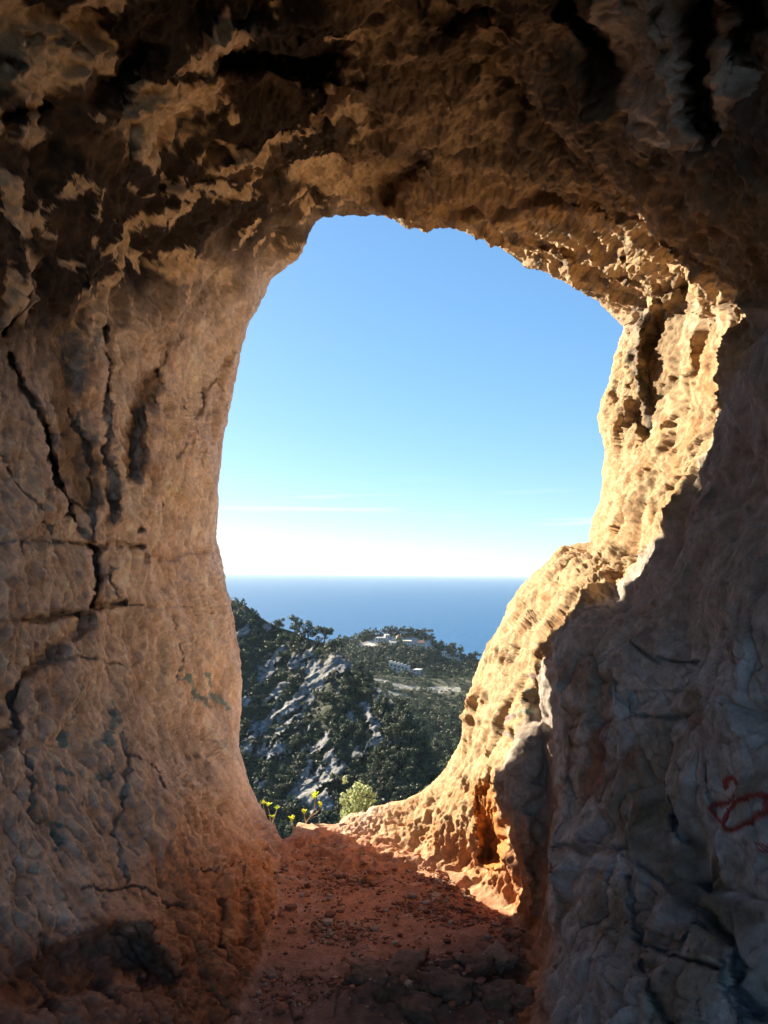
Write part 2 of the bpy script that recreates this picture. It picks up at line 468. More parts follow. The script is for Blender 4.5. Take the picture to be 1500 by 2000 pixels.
JX = PX + 9 * pn(pxy / 47, 601) + 4 * pn(pxy / 15, 602) + 2 * pn(pxy / 6, 603)
JY = PY + 9 * pn(pxy / 47, 604) + 4 * pn(pxy / 15, 605) + 2 * pn(pxy / 6, 606)
JW = 1 + 0.6 * pn(pxy / 30, 607)
DF = np.zeros(len(PX))
for pts, w, dd in FEAT:
    q = segdist(JX, JY, pts) / JW
    near = q < w * 3
    DF[near] += dd * np.exp(-(q[near] / (w * 1.1)) ** 3) * np.clip(SD[near] / 30, 0, 1)
for poly, dd in (([(-60, 1058), (110, 1062), (157, 1072), (162, 1180), (132, 1200), (-60, 1216)], -.045), ([(170, 1112), (222, 1112), (232, 1178), (166, 1183)], -.03), ([(100, 970), (160, 1000), (160, 1066), (60, 1058)], .03),
                 ([(1088, 1655), (1170, 1640), (1245, 1690), (1345, 1770), (1440, 1860), (1475, 2100), (1050, 2100), (1084, 1850)], -.055), ([(1225, 1345), (1340, 1335), (1345, 1398), (1232, 1400)], .02), ([(1180, 1700), (1340, 1770), (1330, 1840), (1220, 1800)], -.025),
                 ([(1280, 1850), (1420, 1880), (1450, 2010), (1300, 2000)], -.03), ([(290, 1800), (345, 1795), (365, 1890), (330, 1905)], -.05), ([(380, 1700), (470, 1690), (480, 1790), (400, 1800)], .025), ([(1110, 1420), (1200, 1400), (1215, 1560), (1120, 1600)], .02)):
    DF[inpoly(JX, JY, poly)] += dd
POS = px2w(PX, PY, D)


def grid_normals(P, nr, nt):
    G = P.reshape(nr, nt, 3)
    du = np.roll(G, -1, 1) - np.roll(G, 1, 1)
    dv = np.gradient(G, axis=0)
    N = np.cross(du, dv)
    N /= np.linalg.norm(N, axis=2, keepdims=True) + 1e-12
    return N.reshape(-1, 3)


NRM = grid_normals(POS, NR, NT)
tocam = np.array([0, 0, CAMZ]) - POS
NRM *= np.where((NRM * tocam).sum(1) < 0, -1, 1)[:, None]
# masks by place on the rock
ceil_y = np.interp(PX, [-400, 0, 200, 430, 530, 1220, 1480, 1900], [780, 640, 600, 560, 540, 640, 605, 560])
ceilm = sstep(60, -60, PY - ceil_y)
term = np.interp(PY, [560, 620, 770, 930, 1010, 1140, 1240, 1330, 1420, 1500, 1600, 1700, 1790, 1900], [1520, 1485, 1435, 1375, 1320, 1225, 1085, 1050, 1025, 992, 988, 1000, 1015, 1040])
rightside = sstep(700, 780, PX) * (1 - ceilm)
darkwall = sstep(-6, 14, PX - term) * rightside
litwall = rightside * (1 - darkwall)
slab = sstep(1060, 1100, PX) * sstep(1180, 1330, PY + (PX - 1100) * 0.1) * rightside
leftside = (1 - sstep(700, 780, PX)) * (1 - ceilm)

P32 = POS.astype(np.float32)
wv = np.stack([fbm(P32 * 2.2, 3, 20), fbm(P32 * 2.2, 3, 30), fbm(P32 * 2.2, 3, 40)], 1)
Pw = P32 + (0.10 - 0.06 * ceilm)[:, None].astype(np.float32) * wv
st = Pw * np.array([1, 1, 0.45], np.float32)                    # stretched down the walls
big = fbm(P32 * 1.7, 2, 1)
mid = ridged(Pw * 4.2, 3, 5)
flute = fbm(np.stack([Pw[:, 0] * 7, Pw[:, 1] * 7, Pw[:, 2] * 1.8 - Pw[:, 1] * 2], 1), 2, 60)
fine = fbm(st * 24, 3, 9, 0.65)
cv, c1, c2 = cells(Pw * np.array([5, 5, 4], np.float32), 2)
cw, e1, e2 = cells((P32 + 0.03 * wv) * 15, 5)
cx_, g1_, g2_ = cells((P32 + 0.02 * wv) * np.array([44, 44, 34], np.float32), 6)
pit = np.clip(pn(st * 13, 71) - 0.25, 0, 1)
scr = fbm(np.stack([P32[:, 0] * 30 + P32[:, 2] * 11, P32[:, 1] * 30 + P32[:, 2] * 11, P32[:, 2] * 10], 1), 3, 75, 0.7)
joint = np.exp(-((c2 - c1) / 0.04) ** 2)
joint2 = np.exp(-((e2 - e1) / 0.06) ** 2)
nofl = 1 - isfloor
footz = sstep(1560, 1720, PY) * leftside * sstep(250, 400, PX)
patchy = sstep(-0.15, 0.35, fbm(P32 * 2.1, 2, 77))
disp = big * (0.05 + 0.04 * ceilm) * nofl
disp += mid * (0.004 * leftside + 0.012 * ceilm + 0.012 * litwall + 0.003 * darkwall) * nofl
disp += flute * (0.008 * leftside + 0.010 * litwall + 0.003 * darkwall) * nofl
disp += cv * (0.035 * leftside + 0.055 * ceilm + 0.048 * litwall + 0.045 * darkwall + 0.030 * slab) * nofl
disp += cw * (0.015 * leftside * (0.2 + 0.8 * patchy) + 0.030 * ceilm + 0.019 * litwall + 0.014 * darkwall) * nofl
disp += cx_ * (0.009 * leftside * (0.4 + 0.6 * patchy) + 0.015 * ceilm + 0.011 * litwall + 0.005 * darkwall) * nofl
disp += fine * (0.003 * leftside + 0.009 * litwall + 0.007 * ceilm + 0.002 * darkwall) * nofl
disp += scr * (0.016 * leftside + 0.009 * litwall + 0.003 * darkwall) * nofl
disp -= pit * (0.006 * litwall + 0.010 * leftside + 0.03 * ceilm) * nofl
disp -= joint * (0.022 * slab * patchy + 0.012 * leftside * patchy * sstep(1000, 1300, PY) + 0.018 * footz) * nofl
disp -= joint2 * (0.006 * slab + 0.006 * footz) * nofl
# floor: trodden earth, ledges towards the mouth
flb = sstep(1770, 1660, PY)
disp += isfloor * (0.018 * fbm(P32 * 3, 3, 90) + 0.012 * fbm(P32 * 14, 3, 93) * (0.4 + flb) + 0.03 * cw * flb + 0.045 * cv * flb)
rough_fl = sstep(60, -60, segdist(PX, PY, [(740, 1960), (900, 1940), (1040, 1900)]) - 60)
disp += isfloor * rough_fl * (0.035 * cw + 0.05 * cv + 0.02)
# mud cracks
crk = [[(545, 1960), (560, 1915), (600, 1895), (640, 1885)], [(600, 1895), (640, 1915), (655, 1940), (700, 1960)], [(655, 1940), (650, 1990)], [(560, 1915), (530, 1890)], [(640, 1915), (680, 1900), (720, 1905)], [(700, 1895), (670, 1870)], [(560, 1960), (575, 2000)]]
for c in crk:
    q = segdist(JX, JY, c)
    m = q < 8
    disp[m] -= 0.014 * np.exp(-(q[m] / 2.0) ** 2)
disp *= 0.35 + 0.65 * np.clip(SD / 24, 0, 1)
POS2 = px2w(PX, PY, D + DF) + NRM * disp[:, None]

# ---- colours of the stone, with some light and shade painted in
n_a = fbm(P32 * 3.1, 4, 110)
n_b = fbm(st * 9, 4, 120)
n_c = fbm(P32 * 26, 3, 130)


def lerp(a, b, t):
    return a * (1 - t[:, None]) + np.asarray(b, float)[None] * t[:, None]


C = np.tile(np.array([.71, .575, .485]), (len(PX), 1))                        # pink-tan limestone
C = lerp(C, (.76, .64, .54), sstep(0.0, 0.7, n_a + 0.3 * n_b))
C = lerp(C, (.54, .385, .29), sstep(0.05, 0.6, n_b - 0.3 * n_a) * 0.8)
C = lerp(C, (.33, .28, .25), sstep(0.1, 0.5, fbm(P32 * 2.3, 3, 140)) * 0.45 * leftside)
# lit right wall
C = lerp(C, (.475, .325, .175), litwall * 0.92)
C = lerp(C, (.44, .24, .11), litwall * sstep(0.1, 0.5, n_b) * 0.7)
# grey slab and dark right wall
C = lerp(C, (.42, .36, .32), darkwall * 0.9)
C = lerp(C, (.58, .585, .60), slab * darkwall * sstep(-0.5, 0.3, n_a + 0.2))
C = lerp(C, (.36, .30, .235), slab * sstep(0.1, 0.5, fbm(P32 * 4, 3, 150)) * 0.8)
C = lerp(C, (.66, .65, .65), slab * sstep(0.25, 0.55, fbm(P32 * 6, 3, 155)) * 0.6)
C = lerp(C, (.30, .14, .09), sstep(70, 10, segdist(PX, PY, [(1150, 1460), (1180, 1510)]) + 60 * n_b) * 0.7)
C = lerp(C, (.16, .14, .08), sstep(70, 10, segdist(PX, PY, [(1270, 1600), (1330, 1690), (1420, 1790)]) + 70 * n_b) * 0.7)
# reddened, earth-stained foot of the walls
foot = sstep(1500, 1790, PY + 60 * n_a + 0.10 * (PX - 300) * (PX < 700)) * np.where(PX < 700, sstep(140, 400, PX + 90 * n_a), sstep(1090, 1040, PX))
C = lerp(C, (.60, .25, .105), np.clip(foot, 0, 1) * nofl * .92)
low = sstep(1760, 1900, PY + 40 * n_a) * (PX < 700)
C = lerp(C, (.36, .16, .095), low * 0.75 * nofl)
hol = sstep(42, 20, segdist(PX, PY, [(955, 1560), (968, 1610), (962, 1670)]))
C = lerp(C, (.55, .22, .05), hol * 0.9)
C = lerp(C, (.62, .38, .20), np.clip(joint + joint2 * .6, 0, 1) * footz * 0.5)
# floor
FC = np.tile(np.array([.56, .25, .145]), (len(PX), 1))
FC = lerp(FC, (.62, .36, .25), sstep(0.0, 0.6, n_b) * 0.6)
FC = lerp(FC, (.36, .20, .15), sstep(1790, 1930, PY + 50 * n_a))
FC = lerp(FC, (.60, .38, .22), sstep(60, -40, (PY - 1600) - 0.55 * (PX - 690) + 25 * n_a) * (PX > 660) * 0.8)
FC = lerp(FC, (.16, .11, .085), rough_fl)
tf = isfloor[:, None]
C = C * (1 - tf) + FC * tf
# ceiling: smoke-blackened rock with bare patches
patch = [(40, 60, 75, 60, 0), (80, 135, 85, 45, -25), (420, 72, 110, 26, -18), (300, 155, 55, 24, 0), (300, 230, 98, 70, 0), (280, 292, 50, 30, 0), (400, 170, 40, 40, 0), (690, 80, 40, 20, 0), (650, 185, 22, 60, 40), (560, 262, 62, 16, -20), (450, 312, 45, 13, -20),
         (335, 371, 75, 13, -8), (445, 376, 42, 13, 0), (650, 350, 85, 34, 0), (145, 365, 32, 11, -30), (88, 390, 16, 6, 0), (60, 420, 32, 8, -15), (95, 452, 14, 6, 0), (170, 420, 16, 5, 0), (300, 440, 62, 12, -25), (225, 482, 62, 14, -12), (220, 545, 14, 62, 25),
         (12, 560, 30, 72, 8), (180, 650, 24, 100, 24), (290, 650, 20, 42, 0), (400, 620, 74, 20, -30), (375, 525, 55, 26, 0), (120, 510, 16, 10, 0), (50, 260, 32, 26, 0), (560, 505, 16, 42, 30), (530, 540, 40, 8, -20), (250, 790, 20, 60, 20), (150, 225, 20, 10, 0)]
wx = PX + 22 * n_b + 16 * n_c + 26 * wv[:, 0]
wy = PY + 16 * n_c + 14 * n_b + 22 * wv[:, 1]
pf = np.zeros(len(PX))
for (cx, cy, rx, ry, a) in patch:
    ca, sa = math.cos(math.radians(a)), math.sin(math.radians(a))
    ux, uy = (wx - cx) * ca + (wy - cy) * sa, -(wx - cx) * sa + (wy - cy) * ca
    pf = np.maximum(pf, 1.25 - np.hypot(ux / rx, uy / ry))
pf = np.maximum(pf, 0.75 * sstep(0.28, 0.6, fbm(Pw * 5, 4, 160)))
bare = sstep(0.1, 0.45, pf)
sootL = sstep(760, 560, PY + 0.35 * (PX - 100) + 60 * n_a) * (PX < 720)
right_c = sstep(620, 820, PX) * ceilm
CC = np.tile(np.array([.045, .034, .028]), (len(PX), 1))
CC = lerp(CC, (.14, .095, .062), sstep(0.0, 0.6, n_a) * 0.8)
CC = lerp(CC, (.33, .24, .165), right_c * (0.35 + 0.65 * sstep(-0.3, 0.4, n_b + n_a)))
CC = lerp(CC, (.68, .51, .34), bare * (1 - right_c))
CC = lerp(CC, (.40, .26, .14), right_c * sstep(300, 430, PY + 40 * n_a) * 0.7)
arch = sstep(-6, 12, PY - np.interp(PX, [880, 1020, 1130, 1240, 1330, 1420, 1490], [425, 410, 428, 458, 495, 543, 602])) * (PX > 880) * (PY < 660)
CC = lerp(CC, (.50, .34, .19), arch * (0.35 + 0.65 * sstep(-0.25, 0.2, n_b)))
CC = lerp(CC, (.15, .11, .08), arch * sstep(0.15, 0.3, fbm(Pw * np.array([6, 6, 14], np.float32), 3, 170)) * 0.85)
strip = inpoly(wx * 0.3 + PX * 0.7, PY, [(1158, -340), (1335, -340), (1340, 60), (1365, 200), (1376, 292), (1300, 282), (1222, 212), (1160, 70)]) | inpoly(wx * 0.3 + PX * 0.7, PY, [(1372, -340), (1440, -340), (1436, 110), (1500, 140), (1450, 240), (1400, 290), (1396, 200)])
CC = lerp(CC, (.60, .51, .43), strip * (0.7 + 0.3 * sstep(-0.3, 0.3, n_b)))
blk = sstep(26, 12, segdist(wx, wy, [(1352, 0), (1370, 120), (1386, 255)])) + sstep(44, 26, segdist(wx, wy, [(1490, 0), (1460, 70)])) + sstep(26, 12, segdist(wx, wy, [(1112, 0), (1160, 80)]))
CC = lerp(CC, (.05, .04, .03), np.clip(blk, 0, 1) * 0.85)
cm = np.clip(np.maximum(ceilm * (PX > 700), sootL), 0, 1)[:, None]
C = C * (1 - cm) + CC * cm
# upper right niche: its shade painted in as dark tones
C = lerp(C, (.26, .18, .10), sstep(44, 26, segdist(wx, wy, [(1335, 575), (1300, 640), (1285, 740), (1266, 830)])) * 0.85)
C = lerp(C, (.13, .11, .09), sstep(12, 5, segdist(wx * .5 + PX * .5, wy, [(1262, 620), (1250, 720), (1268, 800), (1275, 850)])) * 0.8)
# dark streaks on the upper left bulge
for pts, w in [([(300, 735), (252, 840), (240, 925)], 24), ([(130, 640), (110, 780), (150, 960)], 46), ([(420, 760), (450, 690)], 8), ([(250, 560), (215, 700), (200, 760)], 18)]:
    C = lerp(C, (.23, .155, .10), sstep(w, w * 0.45, segdist(wx * .6 + PX * .4, PY, pts)) * 0.8 * (1 - cm[:, 0]))

for pts, w in [([(455, 640), (380, 760), (330, 860), (380, 1000)], 42), ([(185, 590), (150, 740)], 20), ([(212, 840), (215, 960)], 14), ([(20, 520), (8, 620)], 18), ([(300, 700), (330, 640)], 16), ([(400, 1150), (420, 1320)], 40), ([(50, 1100), (110, 1150)], 40)]:  # light on the ridges painted in as paler streaks
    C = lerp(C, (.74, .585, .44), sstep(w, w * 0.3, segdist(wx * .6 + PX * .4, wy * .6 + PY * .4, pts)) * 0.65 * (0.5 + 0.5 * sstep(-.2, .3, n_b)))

# ---- painted marks on the walls
def paint(pts, w, rgb, a=0.85, rag=3.0, lo=-0.75):
    global C
    q = segdist(PX + rag * n_c, PY + rag * n_b, pts)
    C = lerp(C, rgb, sstep(w, w * 0.55, q) * a * sstep(lo, lo + 0.5, n_c))


z3 = lambda L: [(1200 + a / 5, 1450 + b / 5) for a, b in L]
RED = (.42, .05, .03)
paint(z3([(1090, 440), (1100, 380), (1150, 345), (1210, 370), (1240, 460), (1200, 530), (1100, 590), (1000, 620), (950, 650), (980, 720), (1050, 780), (1110, 800)]), 7, RED, .9, 2, -1.4)
paint(z3([(1230, 670), (1270, 610), (1370, 560), (1440, 500), (1490, 560), (1495, 660), (1430, 740), (1350, 830), (1260, 890), (1190, 880), (1170, 800), (1190, 690)]), 7, RED, .9, 2, -1.4)
paint(z3([(1430, 1010), (1540, 1025)]), 4, RED); paint(z3([(1440, 1065), (1560, 1060)]), 4, RED); paint(z3([(1390, 1370), (1520, 1400)]), 5, RED, 0.4)
paint([(1303, 1567), (1305, 1590)], 6.5, (.01, .05, .36), 1.0, 1.0)
TEAL = (.12, .22, .25)
for pts, w in [([(150, 1340), (140, 1370), (150, 1395)], 8), ([(135, 1430), (140, 1450)], 8), ([(222, 1370), (226, 1410), (205, 1445)], 6), ([(200, 1445), (212, 1450)], 7), ([(118, 1500), (140, 1508)], 6), ([(190, 1512), (212, 1522), (215, 1500)], 5), ([(110, 1535), (140, 1545)], 6),
               ([(105, 1605), (125, 1610)], 6), ([(112, 1620), (125, 1640), (122, 1655)], 7), ([(358, 1325), (380, 1355), (402, 1385)], 6), ([(400, 1320), (418, 1355), (438, 1382)], 5)]:
    paint(pts, w * 1.25, (.10, .24, .29), 0.8, 8)
GR = (.36, .44, .34)
for pts, w, c in [([(1018, 1345), (1032, 1350)], 8, GR), ([(1012, 1395), (1036, 1388)], 6, GR), ([(1022, 1320), (1040, 1316), (1044, 1335)], 4, (.12, .09, .11)), ([(1032, 1368), (1028, 1384)], 4, (.06, .05, .05)), ([(1006, 1396), (1000, 1415)], 4, (.22, .16, .22)), ([(1000, 1440), (1008, 1446)], 5, (.06, .06, .07)), ([(985, 1432), (1000, 1436)], 4, (.3, .3, .34))]:
    paint(pts, w, c, 0.8, 3)
C = np.clip(C * (1 + 0.22 * n_c + 0.30 * scr * leftside * nofl + 0.12 * scr * rightside * nofl)[:, None], 0.015, 0.8)

# ---- rings: outside of the mouth, then the visible shell, then the chamber behind the viewer
camG = (POS2 - np.array([0, 0, CAMZ])) @ R3                        # camera axes
G = camG.reshape(NR, NT, 3)
lip = G[0]
er = np.zeros((NT, 3))
tang = np.roll(lip, -3, 0)[:, :2] - np.roll(lip, 3, 0)[:, :2]
er[:, 0], er[:, 1] = -tang[:, 1], tang[:, 0]
# smooth outward directions
for _ in range(60):
    er = (np.roll(er, 1, 0) + np.roll(er, -1, 0) + er) / 3
er /= np.linalg.norm(er, axis=1, keepdims=True)
rdir = np.stack([np.cos(th), -np.sin(th), 0 * th], 1)
er *= np.sign((er * rdir).sum(1))[:, None]
outer = []
RL = 0.28 + 0.55 * sstep(620, 480, CX + rs * np.cos(th)) * sstep(1640, 1560, CY + rs * np.sin(th)) * sstep(560, 800, CY + rs * np.sin(th))  # left lip carried further out, unseen, to set the shadow edge inside
for ph in np.linspace(0, math.pi / 2, 16)[1:]:
    outer.append(lip * (1 + (RL * math.sin(ph) / -lip[:, 2]))[:, None] + er * (RL * (1 - math.cos(ph)))[:, None])
base = outer[-1]
for kx in (0.06, 0.12, 0.2, 0.3, 0.42, 0.56, 0.72, 0.9, 1.15, 1.5, 2.0, 2.6, 3.3, 4.0, 4.7):
    q = base + rdir * kx * 1.5
    q[:, 2] -= 0.02 * kx
    outer.append(q)
outer = np.array(outer[::-1])
NO = len(outer)
Pw_o = (outer.reshape(-1, 3) @ R3.T + np.array([0, 0, CAMZ]))
nvec = -R3[:, 2]
fade = np.repeat(np.concatenate([np.full(15, 1.0), np.linspace(1, 0.0, 15)]), NT)
od = fbm(Pw_o * 1.3, 3, 200) * 0.25 + cells(Pw_o * 3, 4)[0] * 0.10 + fbm(Pw_o * 9, 3, 210) * 0.03
Pw_o = Pw_o + nvec[None] * (od * fade)[:, None]
Co = np.tile(np.array([.52, .42, .31]), (len(Pw_o), 1))
Co = lerp(Co, (.34, .27, .2), sstep(-0.2, 0.5, fbm(Pw_o * 2.5, 4, 220)))
# the ring next to the lip keeps the lip's own colour
blendw = np.repeat(np.concatenate([np.zeros(15), np.linspace(0, 1, 15)]), NT)[:, None]
Co = Co * (1 - blendw) + np.tile(C[:NT], (NO, 1)) * blendw

edge = G[-1]
back = []
for zb in np.linspace(0.05, 2.3, 34):            # the cave is open again some way behind the viewer
    q = edge.copy()
    q[:, :2] *= 1 + 0.12 * zb
    q[:, 2] += zb
    back.append(q)
NB = len(back)
Pw_b = np.array(back).reshape(-1, 3) @ R3.T + np.array([0, 0, CAMZ])
# keep the floor level behind the viewer
Pw_b[:, 2] = np.maximum(Pw_b[:, 2], -0.15)
bf = np.repeat(np.minimum(1, np.arange(1, NB + 1) / 8), NT)
bd = (fbm(Pw_b * 2.0, 3, 230) * 0.08 + cells(Pw_b * 6, 7)[0] * 0.04 + fbm(Pw_b * 18, 2, 233) * .01) * bf
brd = np.stack([Pw_b[:, 0], 0 * bd, Pw_b[:, 2] - 1.4], 1)
Pw_b = Pw_b + brd / np.linalg.norm(brd, axis=1, keepdims=True) * bd[:, None]
Cb = np.tile(np.array([.42, .34, .27]), (len(Pw_b), 1))
Cb = Cb * (1 + .35 * fbm(Pw_b * 4, 4, 236))[:, None]
Cb = np.where((Pw_b[:, 2] < 0.1)[:, None], np.array([.26, .12, .08]), Cb)

ALLV = np.concatenate([Pw_o, POS2, Pw_b])
ALLC = np.concatenate([Co, C, Cb])
NTOT = NO + NR + NB
idx = np.arange(NTOT * NT).reshape(NTOT, NT)
F = np.stack([idx[:-1], idx[1:], np.roll(idx, -1, 1)[1:], np.roll(idx, -1, 1)[:-1]], -1)        # rings x NT x 4
VN = grid_normals(ALLV, NTOT, NT)
fn_row = np.repeat(np.arange(NTOT - 1)[:, None], NT, 1)
pxa = np.concatenate([np.zeros(NO * NT), PX, np.zeros(NB * NT)])
pya = np.concatenate([np.zeros(NO * NT), PY, np.zeros(NB * NT)])
fx, fy = pxa[F[..., 0]], pya[F[..., 0]]
floor_poly = [(700, 1500), (676, 1592), (760, 1648), (850, 1690), (930, 1735), (1012, 1795), (1050, 1880), (1062, 2000), (1180, 2400), (330, 2400), (430, 2000), (515, 1900), (505, 1800), (538, 1710), (552, 1640), (600, 1500)]
cl_f = np.interp(fx, [-400, 0, 200, 430, 530, 1220, 1480, 1900], [780, 640, 600, 560, 540, 640, 605, 560])
reg = np.where(fx < 760, 1, 2)
reg[fy < cl_f] = 0
reg[inpoly(fx.ravel(), fy.ravel(), floor_poly).reshape(fx.shape)] = 3
reg[fn_row < NO] = 4
reg[fn_row >= NO + NR - 1] = 5
for r, nm, mt, lb in ((0, 'cave_ceiling', M_ROCK, 'smoke blackened rock ceiling of the cave with bare tan patches'), (1, 'cave_wall_left', M_ROCK, 'pinkish tan limestone wall on the left of the cave mouth'),
                      (2, 'cave_wall_right', M_ROCK, 'right cave wall with a sunlit inner face and dark grey near face'), (3, 'cave_floor', M_FLOOR, 'reddish brown trodden earth floor of the cave'),
                      (4, 'cliff_face', M_CLIFF, 'outer limestone cliff round the cave mouth'), (5, 'cave_wall_back', M_ROCK, 'rear chamber of the cave behind the viewer')):
    f = F[reg == r]
    used, inv = np.unique(f, return_inverse=True)
    o = mesh_np(nm, ALLV[used], inv.reshape(-1, 4), True, ALLC[used], mt)
    tag(o, lb, 'cave' if r != 4 else 'cliff', kind='structure')
SHELL = POS2
SHELLXY = np.stack([PX, PY], 1)


def shell_at(x, y):
    i = np.argmin((PX - x) ** 2 + (PY - y) ** 2)
    return SHELL[i]


# ------------------------------------------------------------------ land and sea outside
SEA_Z = CAMZ - 100.0


def ipl(x, pts):
    p = np.array(pts, float)
    return np.interp(x, p[:, 0], p[:, 1])


class Sheet:
    """a slope of land seen between a foot line and a crest line"""
    def __init__(self, crest, crest_d, foot, foot_d, power=1.0):
        self.c, self.cd, self.f, self.fd, self.p = crest, crest_d, foot, foot_d, power

    def depth(self, x, y):
        yc, yf = ipl(x, self.c), ipl(x, self.f)
        t = np.clip((yf - y) / (yf - yc), -0.4, 1)
        tt = np.sign(t) * np.abs(t) ** self.p
        return 1 / (1 / ipl(x, self.fd) * (1 - tt) + 1 / ipl(x, self.cd) * tt)

    def ok(self, x, y):
        return (y > ipl(x, self.c)) & (y < ipl(x, self.f))

    def at(self, x, y):
        return px2w(x, y, self.depth(x, y))


hill = Sheet([(-200, 1000), (100, 1060), (300, 1110), (452, 1172), (480, 1182), (508, 1206), (540, 1222), (572, 1234), (600, 1246), (648, 1262), (676, 1286), (700, 1316), (732, 1338), (760, 1362), (784, 1390), (816, 1440), (860, 1530), (900, 1640), (1000, 1900)],
             [(-200, 420), (452, 320), (600, 280), (676, 255), (784, 215), (860, 190), (1000, 180)],
             [(-200, 1800), (450, 1800), (700, 1800), (900, 1800), (1000, 2000)], [(-200, 215), (500, 175), (700, 160), (860, 150), (1000, 150)], 1.15)
valley = Sheet([(500, 1318), (660, 1318), (760, 1320), (850, 1326), (940, 1322), (1000, 1322), (1300, 1330)], [(500, 560), (1300, 560)], [(500, 1800), (1300, 1800)], [(500, 215), (1300, 215)], 0.75)
headland = Sheet([(400, 1330), (560, 1290), (640, 1264), (661, 1257), (691, 1248), (719, 1239), (753, 1238), (772, 1236), (804, 1237), (832, 1242), (853, 1253), (875, 1265), (896, 1273), (917, 1284), (939, 1295), (1000, 1316), (1100, 1350)],
                 [(400, 800), (760, 700), (900, 690), (1100, 640)], [(400, 1350), (1000, 1336), (1100, 1365)], [(400, 600), (1100, 570)], 0.9)


ROCKS_H = [([(505, 1330), (530, 1290), (545, 1275)], 9), ([(575, 1300), (590, 1285), (612, 1278)], 8), ([(592, 1352), (618, 1305), (650, 1296), (684, 1300)], 16), ([(604, 1360), (628, 1318)], 12), ([(520, 1372), (545, 1350), (560, 1338)], 6), ([(500, 1425), (530, 1400), (570, 1385)], 11), ([(545, 1432), (570, 1415), (592, 1395)], 8),
           ([(480, 1470), (495, 1440)], 9), ([(515, 1480), (535, 1475), (555, 1460)], 9), ([(600, 1455), (640, 1450)], 9), ([(640, 1480), (655, 1500)], 9), ([(590, 1540), (620, 1510), (650, 1500)], 20), ([(600, 1570), (640, 1560)], 18), ([(700, 1470), (725, 1455), (742, 1450)], 7), ([(710, 1375), (728, 1410), (740, 1440)], 7),
           ([(735, 1340), (755, 1355), (768, 1375)], 7), ([(508, 1540), (500, 1520)], 6), ([(470, 1380), (480, 1372)], 8), ([(655, 1290), (676, 1292)], 7), ([(735, 1360), (745, 1372)], 5), ([(465, 1240), (480, 1232)], 6), ([(520, 1222), (535, 1228)], 5), ([(683, 1395), (690, 1405)], 5)]


def hill_rock(x, y):
    ua, va = x * .62 - y * .78, x * .78 + y * .62          # along and across the tilted strata
    nzv = fbm(np.stack([ua / 48, va / 15, 0 * x], 1).astype(np.float32), 5, 300, .6)
    f = np.zeros(len(x))
    for pts, w in ROCKS_H:
        f = np.maximum(f, 1.25 - segdist(x, y, pts) / (w * 1.35) + nzv * 1.1)
    f = np.maximum(f, 0.8 * sstep(0.42, 0.7, nzv))
    nf = fbm(np.stack([ua / 9, va / 5, 0 * x], 1).astype(np.float32), 3, 305, .6)
    return sstep(0.28, 0.5, f + .5 * nf)


def head_rock(x, y):
    nzv = fbm(np.stack([x / 22, y / 8, 0 * x], 1).astype(np.float32), 3, 320)
    f = np.zeros(len(x))
    for pts, w in [([(700, 1266), (730, 1258)], 9), ([(735, 1248), (800, 1250), (840, 1262)], 9), ([(870, 1276), (908, 1283)], 6), ([(780, 1262), (850, 1272)], 5), ([(800, 1310), (830, 1316)], 5), ([(850, 1252), (870, 1265)], 5)]:
        f = np.maximum(f, 1.2 - segdist(x, y, pts) / w + nzv * 0.6)
    return sstep(0.25, 0.6, f)


def val_rock(x, y):
    nzv = fbm(np.stack([x / 40, y / 7, 0 * x], 1).astype(np.float32), 3, 330)
    f = np.zeros(len(x))
    for pts, w in [([(770, 1340), (830, 1346), (900, 1346)], 6), ([(760, 1352), (800, 1362)], 4), ([(700, 1322), (760, 1332)], 3)]:
        f = np.maximum(f, 1.15 - segdist(x, y, pts) / w + nzv * 0.6)
    return sstep(0.3, 0.6, f) * 0.8


